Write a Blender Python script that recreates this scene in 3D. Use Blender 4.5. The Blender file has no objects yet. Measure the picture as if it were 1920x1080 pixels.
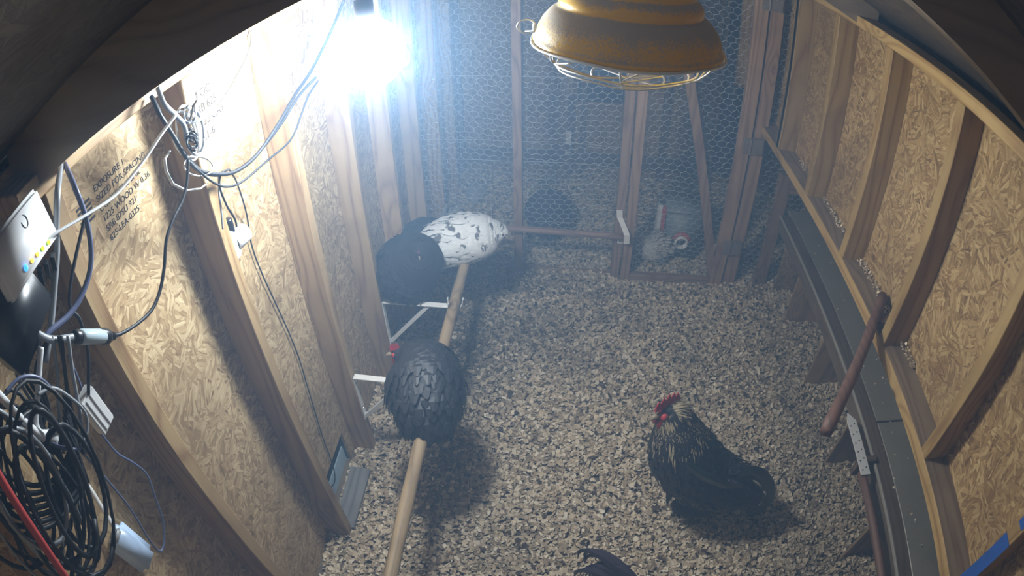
import bpy, bmesh, math, random
import numpy as np
from mathutils import Vector, Matrix, noise
random.seed(7); RNG = np.random.default_rng(7)
SC = bpy.context.scene
COL = SC.collection
PI = math.pi

# ------------------------------------------------------------ camera: wide security-camera lens, high under the ridge
YAW, PITCH, ROLL = 0.11264775, 0.68225047, -0.01613699
KF, K1, K2, K3 = 0.87413713, 0.17150622, -0.2843896, 0.24407385      # angle = r*(KF+K1 r+K2 r2+K3 r3), r in 1000 px of a 1920 px frame
CAM = Vector((0, 0, 1.95))
ROT = Matrix.Rotation(YAW, 3, 'Z') @ Matrix.Rotation(PI/2 - PITCH, 3, 'X') @ Matrix.Rotation(ROLL, 3, 'Z')
cd = bpy.data.cameras.new('camera'); cam = bpy.data.objects.new('camera', cd); COL.objects.link(cam)
cam.matrix_world = Matrix.Translation(CAM) @ ROT.to_4x4()
cd.type = 'PANO'; cd.panorama_type = 'FISHEYE_LENS_POLYNOMIAL'
cd.sensor_fit = 'HORIZONTAL'; cd.sensor_width = 36; cd.sensor_height = 20.25; cd.fisheye_fov = PI
q = 1920/36/1000
cd.fisheye_polynomial_k0 = 0
cd.fisheye_polynomial_k1 = -KF*q; cd.fisheye_polynomial_k2 = -K1*q**2
cd.fisheye_polynomial_k3 = -K2*q**3; cd.fisheye_polynomial_k4 = -K3*q**4
cd.clip_start = 0.01; cd.clip_end = 50
SC.camera = cam

w = bpy.data.worlds.new('World'); SC.world = w; w.use_nodes = True
w.node_tree.nodes['Background'].inputs[0].default_value = (0.25, 0.45, 0.9, 1)
w.node_tree.nodes['Background'].inputs[1].default_value = 0.04
vsn = w.node_tree.nodes.new('ShaderNodeVolumeScatter')       # dust hanging in the coop's air
vsn.inputs['Color'].default_value = (.42, .66, 1.0, 1); vsn.inputs['Density'].default_value = .125; vsn.inputs['Anisotropy'].default_value = 0.0
w.node_tree.links.new(vsn.outputs[0], w.node_tree.nodes['World Output'].inputs['Volume'])
SC.view_settings.view_transform = 'Standard'; SC.view_settings.look = 'None'
SC.view_settings.exposure = 0.0; SC.view_settings.gamma = 1.0; SC.view_settings.use_curve_mapping = False
LAMP = Vector((-0.416, 1.118, 1.636)); LAMP_R = 0.08; LAMP_L = 265.0
SC.cycles.max_bounces = 5; SC.cycles.diffuse_bounces = 4; SC.cycles.glossy_bounces = 2; SC.cycles.use_adaptive_sampling = True; SC.cycles.adaptive_threshold = .03; SC.cycles.volume_bounces = 0
SC.cycles.transparent_max_bounces = 8; SC.cycles.sample_clamp_indirect = 6

def ray(u, v):
    dx, dy = u - 960, v - 540
    r = math.hypot(dx, dy) or 1e-6; a = r/1000
    th = a*(KF + K1*a + K2*a*a + K3*a**3)
    s = math.sin(th)/r
    return ROT @ Vector((dx*s, -dy*s, -math.cos(th)))
def at(u, v, x=None, y=None, z=None, d=None):
    """The point that stands on the line of sight of photo pixel (u, v) in the plane x=, y= or z=, or at distance d."""
    r = ray(u, v)
    t = (x - CAM.x)/r.x if x is not None else (y - CAM.y)/r.y if y is not None else (z - CAM.z)/r.z if z is not None else d
    return CAM + r*t

# ------------------------------------------------------------ object helpers
def link(o, parent=None):
    COL.objects.link(o)
    if parent is not None:
        o.parent = parent
        o.matrix_parent_inverse = Matrix.Identity(4)
    return o
def tag(o, label=None, cat=None, group=None, kind=None):
    if label: o['label'] = label
    if cat: o['category'] = cat
    if group: o['group'] = group
    if kind: o['kind'] = kind
    return o
def mesh(name, verts, faces, mat, parent=None, smooth=False, org=None):
    """verts in world space; the object's origin goes to org (or the parent's origin)."""
    base = Vector(org) if org is not None else Vector((0, 0, 0))
    pw = parent.matrix_world.translation if parent is not None else Vector((0, 0, 0))
    me = bpy.data.meshes.new(name)
    me.from_pydata([tuple(Vector(v) - base) for v in verts], [], faces)
    me.materials.append(mat)
    if smooth: me.polygons.foreach_set('use_smooth', [True]*len(me.polygons))
    me.update()
    o = bpy.data.objects.new(name, me); link(o, parent)
    o.location = base - pw
    o.matrix_world = Matrix.Translation(base)
    return o
def empty(name, loc, label, cat, group=None):
    o = bpy.data.objects.new(name, None); o.empty_display_size = .05; link(o)
    o.location = loc; o.matrix_world = Matrix.Translation(Vector(loc))
    return tag(o, label, cat, group)
class MB:
    def __init__(s): s.v = []; s.f = []
    def add(s, v, f):
        b = len(s.v); s.v += [Vector(p) for p in v]; s.f += [tuple(i + b for i in q) for q in f]; return s
    def box(s, a, b, bev=0.0):
        bm = bmesh.new(); bmesh.ops.create_cube(bm, size=1)
        a = Vector(a); b = Vector(b); c = (a + b)/2; d = b - a
        for v in bm.verts: v.co = Vector((v.co.x*d.x, v.co.y*d.y, v.co.z*d.z)) + c
        if bev: bmesh.ops.bevel(bm, geom=list(bm.edges), offset=bev, segments=1, affect='EDGES')
        s.bm(bm); return s
    def bm(s, bm, M=None):
        bm.verts.index_update()
        s.add([(M @ v.co) if M else v.co.copy() for v in bm.verts], [[v.index for v in f.verts] for f in bm.faces]); bm.free(); return s
    def tube(s, pts, r, n=8, closed=False, flat=1.0, caps=True, rr=None):
        pts = [Vector(p) for p in pts]; m = len(pts)
        if m < 2: return s
        T = []
        for i in range(m):
            a = pts[(i-1) % m] if closed or i else pts[0]; b = pts[(i+1) % m] if closed or i < m-1 else pts[-1]
            t = (b - a); T.append(t.normalized() if t.length > 1e-9 else Vector((0, 0, 1)))
        up = Vector((0, 0, 1)) if abs(T[0].z) < .9 else Vector((1, 0, 0))
        N = (up - T[0]*up.dot(T[0])).normalized(); v = []
        for i in range(m):
            N = N - T[i]*N.dot(T[i])
            N = N.normalized() if N.length > 1e-6 else Vector((1, 0, 0))
            B = T[i].cross(N); ri = rr[i] if rr else r
            for k in range(n):
                a = 2*PI*k/n; v.append(pts[i] + N*(math.cos(a)*ri*flat) + B*(math.sin(a)*ri))
        f = []
        for i in range(m if closed else m-1):
            j = (i+1) % m
            for k in range(n):
                f.append((i*n+k, i*n+(k+1) % n, j*n+(k+1) % n, j*n+k))
        if not closed and caps: f += [tuple(range(n))[::-1], tuple((m-1)*n + k for k in range(n))]
        return s.add(v, f)
    def lathe(s, prof, n=48, c=(0, 0, 0), M=None):
        v = []; c = Vector(c)
        for r, z in prof:
            for k in range(n):
                a = 2*PI*k/n; p = Vector((r*math.cos(a), r*math.sin(a), z))
                v.append((M @ p if M else p) + c)
        f = [(i*n+k, i*n+(k+1) % n, (i+1)*n+(k+1) % n, (i+1)*n+k) for i in range(len(prof)-1) for k in range(n)]
        return s.add(v, f)
    def build(s, name, mat, parent=None, smooth=False, org=None):
        if org is None:
            lo = Vector([min(p[i] for p in s.v) for i in range(3)]); hi = Vector([max(p[i] for p in s.v) for i in range(3)]); org = (lo+hi)/2
        return mesh(name, s.v, s.f, mat, parent, smooth, org)
def smooth_path(P, n=8, closed=False):
    P = [Vector(p) for p in P]; out = []; m = len(P)
    rng = range(m) if closed else range(m-1)
    for i in rng:
        p0 = P[(i-1) % m] if closed or i else P[0]*2 - P[1]
        p1 = P[i]; p2 = P[(i+1) % m]
        p3 = P[(i+2) % m] if closed or i < m-2 else p2*2 - p1
        for k in range(n):
            t = k/n
            out.append(.5*((2*p1) + (p2-p0)*t + (2*p0-5*p1+4*p2-p3)*t*t + (3*p1-p0-3*p2+p3)*t**3))
    if not closed: out.append(P[-1])
    return out

# ------------------------------------------------------------ materials
class NT:
    def __init__(s, name):
        s.m = bpy.data.materials.new(name); s.m.use_nodes = True; s.t = s.m.node_tree
        s.b = s.t.nodes['Principled BSDF']; s.out = s.t.nodes['Material Output']
    def n(s, typ, props=None, **ins):
        x = s.t.nodes.new(typ)
        for k, v in (props or {}).items(): setattr(x, k, v)
        for k, v in ins.items():
            key = k.replace('_', ' ')
            sock = x.inputs[int(k[1:])] if k[0] == 'i' and k[1:].isdigit() else x.inputs[key]
            if hasattr(v, 'is_linked') or isinstance(v, bpy.types.NodeSocket): s.t.links.new(v, sock)
            else: sock.default_value = v
        return x
    def math(s, op, a, b=0.0, c=0.0):
        x = s.t.nodes.new('ShaderNodeMath'); x.operation = op
        for i, v in enumerate((a, b, c)):
            if isinstance(v, bpy.types.NodeSocket): s.t.links.new(v, x.inputs[i])
            else: x.inputs[i].default_value = v
        return x.outputs[0]
    def mix(s, f, a, b, typ='MIX'):
        x = s.t.nodes.new('ShaderNodeMixRGB'); x.blend_type = typ
        for i, v in enumerate((f, a, b)):
            if isinstance(v, bpy.types.NodeSocket): s.t.links.new(v, x.inputs[i])
            else: x.inputs[i].default_value = v if i == 0 or len(v) == 4 else (*v, 1)
        return x.outputs[0]
    def ramp(s, f, stops):
        x = s.t.nodes.new('ShaderNodeValToRGB'); e = x.color_ramp.elements
        while len(e) < len(stops): e.new(.5)
        for i, (p, c) in enumerate(stops): e[i].position = p; e[i].color = (*c, 1) if len(c) == 3 else c
        s.t.links.new(f, x.inputs[0]); return x.outputs[0]
    def set(s, col=None, rough=None, metal=None, bump=None, bs=.3, bd=.002, spec=None):
        for v, k in ((col, 'Base Color'), (rough, 'Roughness'), (metal, 'Metallic'), (spec, 'Specular IOR Level')):
            if v is None: continue
            if isinstance(v, bpy.types.NodeSocket): s.t.links.new(v, s.b.inputs[k])
            else: s.b.inputs[k].default_value = (*v, 1) if hasattr(v, '__len__') and len(v) == 3 else v
        if bump is not None:
            x = s.n('ShaderNodeBump', Strength=bs, Distance=bd, Height=bump); s.t.links.new(x.outputs[0], s.b.inputs['Normal'])
        return s.m
def plain(name, col, rough=.5, metal=0.0, var=.12, scale=40, spec=.5):
    m = NT(name); tc = m.n('ShaderNodeTexCoord').outputs['Object']
    nz = m.n('ShaderNodeTexNoise', Vector=tc, Scale=scale, Detail=4.0).outputs['Fac']
    c = m.mix(nz, [x*(1-var) for x in col], [min(1, x*(1+var)) for x in col])
    return m.set(c, rough, metal, nz, .15, .001, spec)
def wood(name, axis, dark, light, freq=55, rough=.6, knots=True, var=.35):
    """grain runs along the world axis given; object coordinates, shifted per object"""
    m = NT(name); tc = m.n('ShaderNodeTexCoord').outputs['Object']
    oi = m.n('ShaderNodeObjectInfo').outputs['Random']
    sep = m.n('ShaderNodeSeparateXYZ', Vector=tc)
    o = [sep.outputs[i] for i in range(3)]
    L = o[axis]; A, B = [o[i] for i in range(3) if i != axis]
    sh = m.math('MULTIPLY', oi, 31.7)
    v = m.n('ShaderNodeCombineXYZ', X=m.math('ADD', A, sh), Y=B, Z=m.math('MULTIPLY', L, .09))
    n1 = m.n('ShaderNodeTexNoise', Vector=v.outputs[0], Scale=9.0, Detail=2.0).outputs['Fac']
    vk = m.n('ShaderNodeCombineXYZ', X=m.math('ADD', m.math('MULTIPLY', A, 4), sh), Y=m.math('MULTIPLY', B, 4), Z=m.math('MULTIPLY', L, 2.2))
    kn = m.n('ShaderNodeTexVoronoi', Vector=vk.outputs[0], Scale=1.3).outputs['Distance']
    kb = m.math('POWER', 2.718, m.math('MULTIPLY', kn, -6.0))
    g = m.math('ADD', m.math('ADD', m.math('MULTIPLY', A, freq), m.math('MULTIPLY', B, freq*.6)), m.math('MULTIPLY', n1, 14.0))
    g = m.math('ADD', g, m.math('MULTIPLY', kb, 9.0))
    s1 = m.math('ADD', m.math('MULTIPLY', m.math('SINE', m.math('MULTIPLY', g, 2.4)), .5), .5)
    s1 = m.math('POWER', s1, 1.7)
    vf = m.n('ShaderNodeCombineXYZ', X=m.math('MULTIPLY', A, 300), Y=m.math('MULTIPLY', B, 300), Z=m.math('MULTIPLY', L, 8))
    fine = m.n('ShaderNodeTexNoise', Vector=vf.outputs[0], Scale=1.0, Detail=3.0).outputs['Fac']
    f = m.math('ADD', m.math('MULTIPLY', s1, .6), m.math('MULTIPLY', fine, .5))
    c = m.ramp(f, [(.15, light), (.75, [a*.55 + b*.45 for a, b in zip(light, dark)]), (1.0, dark)])
    kd = m.ramp(kn, [(0.035, (1, 1, 1)), (.085, (0, 0, 0))])
    if knots: c = m.mix(kd, c, [x*.32 for x in dark])
    tint = m.ramp(oi, [(0, (1-var, 1-var, 1-var)), (1, (1, 1, 1))])
    c = m.mix(1.0, c, tint, 'MULTIPLY')
    st = m.n('ShaderNodeTexNoise', Vector=tc, Scale=6.0, Detail=5.0).outputs['Fac']
    c = m.mix(m.ramp(st, [(.5, (0, 0, 0)), (.8, (.5, .5, .5))]), c, [x*.5 for x in dark])
    return m.set(c, rough, 0.0, f, .25, .0012)
def osb(name, plane, dark, mid, light, dirt=.25):
    """strand board: short wood strands lying in random directions. plane = the two world axes of the panel"""
    m = NT(name); tc = m.n('ShaderNodeTexCoord').outputs['Object']
    sep = m.n('ShaderNodeSeparateXYZ', Vector=tc); A, B = sep.outputs[plane[0]], sep.outputs[plane[1]]
    uv = m.n('ShaderNodeCombineXYZ', X=A, Y=B).outputs[0]
    res = None; hs = []
    for i, (sc, sa, sb) in enumerate(((9, 46, 7.5), (15, 80, 12), (23, 140, 22))):
        off = m.n('ShaderNodeVectorMath', {'operation': 'ADD'}, i0=uv, i1=(3.1*i, 7.7*i, 0)).outputs[0]
        wob = m.n('ShaderNodeTexNoise', Vector=off, Scale=20.0, Detail=1.0).outputs['Color']
        offw = m.n('ShaderNodeVectorMath', {'operation': 'MULTIPLY_ADD'}, i0=wob, i1=(.03, .03, 0), i2=off).outputs[0]
        cell = m.n('ShaderNodeTexVoronoi', Vector=offw, Scale=float(sc)).outputs['Color']
        ang = m.math('MULTIPLY', m.n('ShaderNodeSeparateColor', Color=cell).outputs[0], 3.14)
        ang = m.math('SUBTRACT', ang, 1.57) if i < 2 else m.math('MULTIPLY', ang, 2.0)
        rot = m.n('ShaderNodeVectorRotate', {'rotation_type': 'Z_AXIS'}, Vector=off, Angle=ang).outputs[0]
        scl = m.n('ShaderNodeVectorMath', {'operation': 'MULTIPLY'}, i0=rot, i1=(float(sa), float(sb), 1)).outputs[0]
        vo = m.n('ShaderNodeTexVoronoi', Vector=scl, Scale=1.0)
        sc2 = m.n('ShaderNodeSeparateColor', Color=vo.outputs['Color'])
        grain = m.n('ShaderNodeTexNoise', Vector=m.n('ShaderNodeVectorMath', {'operation': 'MULTIPLY'}, i0=rot, i1=(600., 25., 1)).outputs[0], Scale=1.0, Detail=2.0).outputs['Fac']
        val = m.math('ADD', m.math('MULTIPLY', sc2.outputs[0], .65), m.math('MULTIPLY', grain, .6))
        edge = vo.outputs['Distance']
        val = m.math('SUBTRACT', val, m.math('MULTIPLY', m.math('POWER', edge, 3.0), .5))
        if res is None: res = val
        else: res = m.mix(m.math('GREATER_THAN', sc2.outputs[1], .5), res, val)
    c = m.ramp(res, [(0.0, dark), (.28, [a*.5+b*.5 for a, b in zip(dark, mid)]), (.5, mid), (.95, light)])
    big = m.n('ShaderNodeTexNoise', Vector=tc, Scale=3.0, Detail=4.0).outputs['Fac']
    c = m.mix(m.ramp(big, [(.42, (0, 0, 0)), (.8, (dirt*2,)*3)]), c, [x*.55 for x in dark])
    return m.set(c, .7, 0.0, res, .35, .003)

PINE_D, PINE_L = (.28, .14, .055), (.58, .40, .20)
M = {}
for i, a in enumerate('xyz'):
    M['pine_'+a] = wood('pine_'+a, i, PINE_D, PINE_L)
    M['gold_'+a] = wood('dimmed_golden_pine_'+a, i, (.24, .12, .035), (.47, .315, .125))  # darker pine copy; the right side's weaker light is put into the colour
    M['old_'+a] = wood('old_pine_'+a, i, (.17, .09, .05), (.38, .24, .15), rough=.75)
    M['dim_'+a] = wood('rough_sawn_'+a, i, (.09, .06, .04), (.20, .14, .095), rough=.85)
M['osb_yz'] = osb('strand_board_yz', (1, 2), (.22, .135, .06), (.45, .315, .165), (.66, .52, .31))
M['osb_r'] = osb('dimmed_golden_strand_board', (1, 2), (.14, .075, .025), (.33, .205, .08), (.50, .36, .17))  # darker golden tone stands in for the dimmer light on this wall
M['osb_xz'] = osb('strand_board_xz', (0, 2), (.16, .095, .05), (.34, .23, .12), (.52, .39, .23))
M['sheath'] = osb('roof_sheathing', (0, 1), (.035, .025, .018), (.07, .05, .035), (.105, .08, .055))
M['rafter'] = wood('dull_rafter', 0, (.17, .125, .09), (.27, .21, .155), knots=False, var=.1)
M['nest'] = wood('nest_plywood', 2, (.22, .14, .08), (.42, .29, .17), freq=30, knots=False)
M['galv'] = plain('galvanised_wire', (.75, .77, .78), .35, .6)
M['netting'] = plain('dull_netting_wire', (.42, .45, .48), .65, .2)
M['white_metal'] = plain('white_steel', (.82, .83, .84), .35, .1, .05)
M['steel'] = plain('zinc_steel', (.55, .57, .58), .38, .85, .15)
M['hinge'] = plain('dull_hinge_steel', (.20, .165, .14), .6, .2)
M['white'] = plain('white_plastic', (.8, .81, .82), .35, 0, .03)
M['grey'] = plain('grey_plastic', (.3, .31, .32), .45, 0, .05)
M['black'] = plain('black_plastic', (.012, .013, .016), .35, 0, .2)
M['cable_black'] = plain('black_cable_rubber', (.010, .011, .015), .55, 0, .2)
M['cable_white'] = plain('white_cable_vinyl', (.72, .74, .76), .4, 0, .08)
M['cable_grey'] = plain('grey_cable_vinyl', (.28, .3, .33), .4, 0, .1)
M['cable_blue'] = plain('slate_blue_cable', (.10, .12, .22), .4, 0, .1)
M['cable_red'] = plain('red_cable', (.42, .05, .045), .45, 0, .1)
M['perch'] = wood('perch_dowel_y', 1, (.17, .11, .06), (.38, .28, .165), freq=90, rough=.6, var=.1)
M['perch_x'] = wood('perch_dowel_x', 0, (.17, .09, .07), (.34, .21, .16), freq=90, rough=.6, var=.1)
M['perch_r'] = wood('perch_dowel_reddish', 1, (.09, .045, .035), (.18, .095, .068), freq=90, rough=.6, knots=False, var=.1)
M['red'] = plain('red_plastic', (.5, .06, .05), .4, 0, .1)
M['tote'] = plain('slate_grey_tote', (.19, .23, .25), .5, 0, .1)
M['tape'] = plain('blue_tape', (.02, .09, .36), .5, 0, .2)
M['panelblue'] = plain('pale_blue_door_panel', (.45, .62, .78), .4, 0, .05)
M['rock'] = plain('pale_salt_block', (.42, .46, .5), .8, 0, .15, 12)
M['glass'] = plain('dark_window_glass', (.01, .02, .04), .15, 0, .1)
M['skin_yellow'] = plain('dark_shank_skin', (.2, .17, .12), .6, 0, .2)
M['comb'] = plain('red_comb_skin', (.42, .03, .045), .5, 0, .2)
M['beak'] = plain('horn_beak', (.22, .17, .11), .4, 0, .2)
M['eye'] = plain('bird_eye', (.05, .015, .005), .1, 0, .1)
def emis(name, col, st):
    m = NT(name); m.b.inputs['Emission Color'].default_value = (*col, 1); m.b.inputs['Emission Strength'].default_value = st
    m.b.inputs['Base Color'].default_value = (*col, 1); return m.m
M['bulb'] = emis('glowing_bulb', (.80, .91, 1.0), LAMP_L)
for n_, c_ in (('green', (.45, 1, .05)), ('amber', (1, .55, .08)), ('blue', (.05, .3, 1))): M['led_'+n_] = emis('led_'+n_, c_, 2.2)
def shelf_mat():
    m = NT('grey_painted_board'); tc = m.n('ShaderNodeTexCoord').outputs['Object']
    a = m.n('ShaderNodeTexNoise', Vector=tc, Scale=5.0, Detail=6.0).outputs['Fac']
    c = m.ramp(a, [(.3, (.235, .225, .19)), (.7, (.295, .28, .24))])
    d = m.n('ShaderNodeTexVoronoi', Vector=tc, Scale=34.0).outputs['Distance']
    c = m.mix(m.ramp(d, [(.05, (1, 1, 1)), (.09, (0, 0, 0))]), c, (.24, .21, .16))
    return m.set(c, .42, 0.0, a, .1, .002)
M['shelf'] = shelf_mat()
def dust_yellow():
    m = NT('dusty_yellow_enamel'); tc = m.n('ShaderNodeTexCoord').outputs['Object']
    geo = m.n('ShaderNodeNewGeometry').outputs['Normal']
    nz = m.n('ShaderNodeSeparateXYZ', Vector=geo).outputs[2]
    a = m.n('ShaderNodeTexNoise', Vector=tc, Scale=22.0, Detail=6.0).outputs['Fac']
    b = m.n('ShaderNodeTexNoise', Vector=tc, Scale=320.0, Detail=3.0).outputs['Fac']
    k = m.math('ADD', m.math('MULTIPLY', nz, 1.0), m.math('ADD', m.math('MULTIPLY', a, .8), m.math('MULTIPLY', b, .9)))
    f = m.ramp(k, [(.99, (0, 0, 0)), (1.35 if False else 1.0, (1, 1, 1))])
    f = m.math('MULTIPLY', m.math('SUBTRACT', k, 1.12), 3.0)
    f = m.n('ShaderNodeClamp', Value=f).outputs[0]
    c = m.mix(f, (.72, .43, .05), (.40, .34, .27))
    r = m.math('ADD', m.math('MULTIPLY', f, .55), .28)
    return m.set(c, r, 0.0, b, .3, .001)
M['enamel'] = dust_yellow()
def feather(name, base, tip, rough=.45, spots=None, sheen=None):
    m = NT(name); tc = m.n('ShaderNodeTexCoord').outputs['Object']
    rnd = m.n('ShaderNodeNewGeometry').outputs['Random Per Island']
    a = m.n('ShaderNodeTexNoise', Vector=tc, Scale=60.0, Detail=3.0).outputs['Fac']
    c = m.mix(m.math('MULTIPLY', m.math('ADD', a, rnd), .5), base, tip)
    if spots:
        s = m.n('ShaderNodeTexNoise', Vector=tc, Scale=spots[0], Detail=3.0).outputs['Fac']
        c = m.mix(m.ramp(s, [(spots[1], (0, 0, 0)), (spots[1]+.05, (1, 1, 1))]), c, spots[2])
    return m.set(c, rough, 0.0, a, .3, .002, .6)
M['f_black'] = feather('black_feathers', (.008, .009, .013), (.016, .018, .025), .55)
M['f_dull'] = feather('soft_black_feathers', (.007, .008, .012), (.014, .016, .022), .85)
M['f_white'] = feather('white_mottled_feathers', (.62, .64, .66), (.82, .83, .84), .7, (20.0, .585, (.12, .12, .13)))
M['f_pale'] = feather('pale_fluffy_feathers', (.4, .39, .38), (.62, .6, .58), .85)
M['f_gold'] = feather('pale_gold_hackles', (.27, .22, .13), (.46, .40, .28), .6)
M['f_tail'] = feather('dark_green_tail_feathers', (.012, .028, .03), (.03, .05, .055), .3)
M['f_purple'] = feather('dark_violet_tail_feathers', (.03, .022, .045), (.07, .055, .09), .4)

# ------------------------------------------------------------ setting
XL, XLF = -.811, -.722           # left sheathing and left stud faces
XR, XRF = 1.012, .923            # the same on the right
YB, YN = 3.72, -.35              # far and near ends
TH = .012
def board(name, x0, x1, y0, y1, z0, z1, mat, parent=None, bev=.002):
    return MB().box((x0, y0, z0), (x1, y1, z1), bev).build(name, mat, parent)
def wall(name, a, b, mat, label):
    o = board(name, a[0], b[0], a[1], b[1], a[2], b[2], mat, None, 0); return tag(o, label, None, None, 'structure')
fl = board('floor', -1.2, 1.75, YN, YB+.05, -.06, -.012, plain('dark_litter_base', (.16, .13, .10), .95, 0, .4, 25), None, 0)
tag(fl, 'coop floor under the wood shavings', None, None, 'structure')

# left wall: sheathing with the pop-door hole cut out, then studs and plates
PD0, PD1, PDZ = .93, 1.235, .175
mb = MB(); x0, x1 = XL - TH, XL
for a, b, c, d in ((YN, PD0, -.05, 1.76), (PD1, YB, -.05, 1.76), (PD0, PD1, PDZ, 1.76)): mb.box((x0, a, c), (x1, b, d))
wl = mb.build('wall_left', M['osb_yz'], None); tag(wl, 'left wall of bare strand board behind pine studs', None, None, 'structure')
LY = [.045, .459, .872, 1.285, 1.70, 2.10, 2.515, 2.93, 3.34]
for i, y in enumerate(LY):
    board('stud', XL, XLF, y, y+.038, -.03, 1.70, M['pine_z'], wl)
board('top_plate', XL, XLF, .40, YB, 1.70, 1.738, M['pine_y'], wl)
# right wall: strand board above a sill, nest alcove below
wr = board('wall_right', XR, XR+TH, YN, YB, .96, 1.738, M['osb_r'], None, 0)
tag(wr, 'right wall of bare strand board above the long sill', None, None, 'structure')
for i in range(-1, 7):
    y = .64 + .4064*i
    if y > 2.4: y += .02
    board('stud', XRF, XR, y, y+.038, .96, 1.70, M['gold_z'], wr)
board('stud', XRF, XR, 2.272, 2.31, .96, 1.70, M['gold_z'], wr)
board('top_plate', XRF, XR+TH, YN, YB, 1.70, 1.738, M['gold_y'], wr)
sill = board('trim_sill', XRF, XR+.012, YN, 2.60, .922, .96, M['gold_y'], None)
MB().box((XRF+.004, YN, .96), (XR-.001, 2.60, .9608)).build('worn_top_face', wood('worn_sill_top', 1, (.15, .10, .065), (.28, .21, .145), knots=False), sill)
tag(sill, 'long pine sill along the right wall above the nest boxes', None, None, 'structure')
# roof: two slopes, rafters
RX = .10
def lowL(x): return 1.95 + .32*x
def lowR(x): return 2.035 - .35*x
def slope(name, xa, xb, f, off, y0, y1, t, mat, label):
    v = []
    for x in (xa, xb):
        for y in (y0, y1):
            for o in (off, off+t): v.append((x, y, f(x)+o))
    fcs = [(0, 1, 3, 2), (4, 6, 7, 5), (0, 4, 5, 1), (2, 3, 7, 6), (0, 2, 6, 4), (1, 5, 7, 3)]
    return mesh(name, v, fcs, mat, None, False, ((xa+xb)/2, (y0+y1)/2, f((xa+xb)/2)+off))
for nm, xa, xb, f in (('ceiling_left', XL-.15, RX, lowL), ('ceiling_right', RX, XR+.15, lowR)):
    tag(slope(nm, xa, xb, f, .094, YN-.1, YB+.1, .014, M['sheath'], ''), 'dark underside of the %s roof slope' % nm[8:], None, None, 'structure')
def rafter(name, xa, xb, f, y):
    r = slope(name, xa, xb, f, 0.0, y, y+.038, .094, M['rafter'], ''); return r
for y in (.455, 1.72, 2.98):
    a = rafter('ceiling_rafter', XL, RX, lowL, y); b = rafter('ceiling_rafter', RX, XR, lowR, y)
    for o, s in ((a, 'left'), (b, 'right')): tag(o, 'rafter under the %s roof slope, %s' % (s, {.455: 'nearest the lens', 1.72: 'middle one', 2.98: 'over the far pen'}[y]), None, None, 'structure')
# end walls
wf = wall('wall_back', (XL, YB, -.05), (1.7, YB+TH, 2.05), M['osb_xz'], 'far end wall of dim strand board')
wn = wall('wall_front', (XL, YN-TH, -.05), (1.7, YN, 2.05), M['osb_xz'], 'near end wall behind the lens')
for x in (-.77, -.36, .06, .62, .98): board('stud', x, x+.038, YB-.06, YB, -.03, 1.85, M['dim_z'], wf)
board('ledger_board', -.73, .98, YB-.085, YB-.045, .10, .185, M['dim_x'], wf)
# outer alcove wall
wo = wall('wall_alcove', (1.56, YN, -.05), (1.572, YB, 1.1), M['osb_yz'], 'outer strand-board wall behind the nest boxes')
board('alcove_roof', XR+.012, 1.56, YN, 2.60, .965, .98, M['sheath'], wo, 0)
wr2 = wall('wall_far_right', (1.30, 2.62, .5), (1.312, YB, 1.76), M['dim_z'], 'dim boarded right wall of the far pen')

# pop door: frame, sliding panel and the threshold board
pdo = empty('door_1', (XL-.02, (PD0+PD1)/2, 0), 'small pop door low in the left wall with pale blue panel', None); pdo['kind'] = 'structure'
MB().box((XL-.03, PD0-.02, -.04), (XL-.024, PD1+.02, .075), .001).build('door_panel', M['panelblue'], pdo)
MB().box((XL-.24, PD0-.05, -.05), (XL-.235, PD1+.05, .24)).build('outer_panel', plain('deep_blue_panel', (.03, .10, .22), .6), pdo)
for y in (PD0-.02, PD1): MB().box((XL-.235, y, -.05), (XL-TH, y+.018, .24)).build('side_panel', plain('blue_side_panel', (.05, .12, .22), .6), pdo)
MB().box((XL-.235, PD0-.02, PDZ+.03), (XL-TH, PD1+.018, PDZ+.045)).build('head_panel', M['dim_y'], pdo)
tb = empty('threshold_board', (-.74, 1.04, 0), 'worn grey board lying on the shavings below the pop door', 'board')
MB().box((-.792, .90, -.01), (-.708, 1.18, .022), .002).build('plank', wood('weathered_plank', 1, (.10, .10, .11), (.24, .24, .25), knots=False), tb)

# ------------------------------------------------------------ nest boxes on the right
nb = empty('nest_box_row', (1.35, 1.4, 0), 'row of nest boxes with grey top under the right sill', 'nest box')
for y0, y1 in ((YN+.02, 1.139), (1.147, 2.56)):
    board('top_board', 1.180, 1.55, y0, y1, .47, .49, M['shelf'], nb, .003)
lipm = wood('nest_lip', 1, (.13, .09, .06), (.22, .165, .115), knots=False)
board('front_rail', 1.118, 1.180, YN+.02, 2.50, .405, .49, lipm, nb, .003)
board('rail_edge_highlight', 1.112, 1.1185, YN+.02, 2.50, .478, .492, plain('pale_rail_highlight', (.32, .3, .27), .5), nb, .001)  # pale strip colours in the highlight along the rail's top edge
for y in (-.10, .362, .824, 1.305, 1.78, 2.235):
    board('divider', 1.20, 1.555, y, y+.012, -.03, .47, M['nest'], nb, .001)
board('end_panel', 1.20, 1.555, 2.50, 2.512, -.03, .47, M['osb_xz'], nb, .001)

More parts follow.
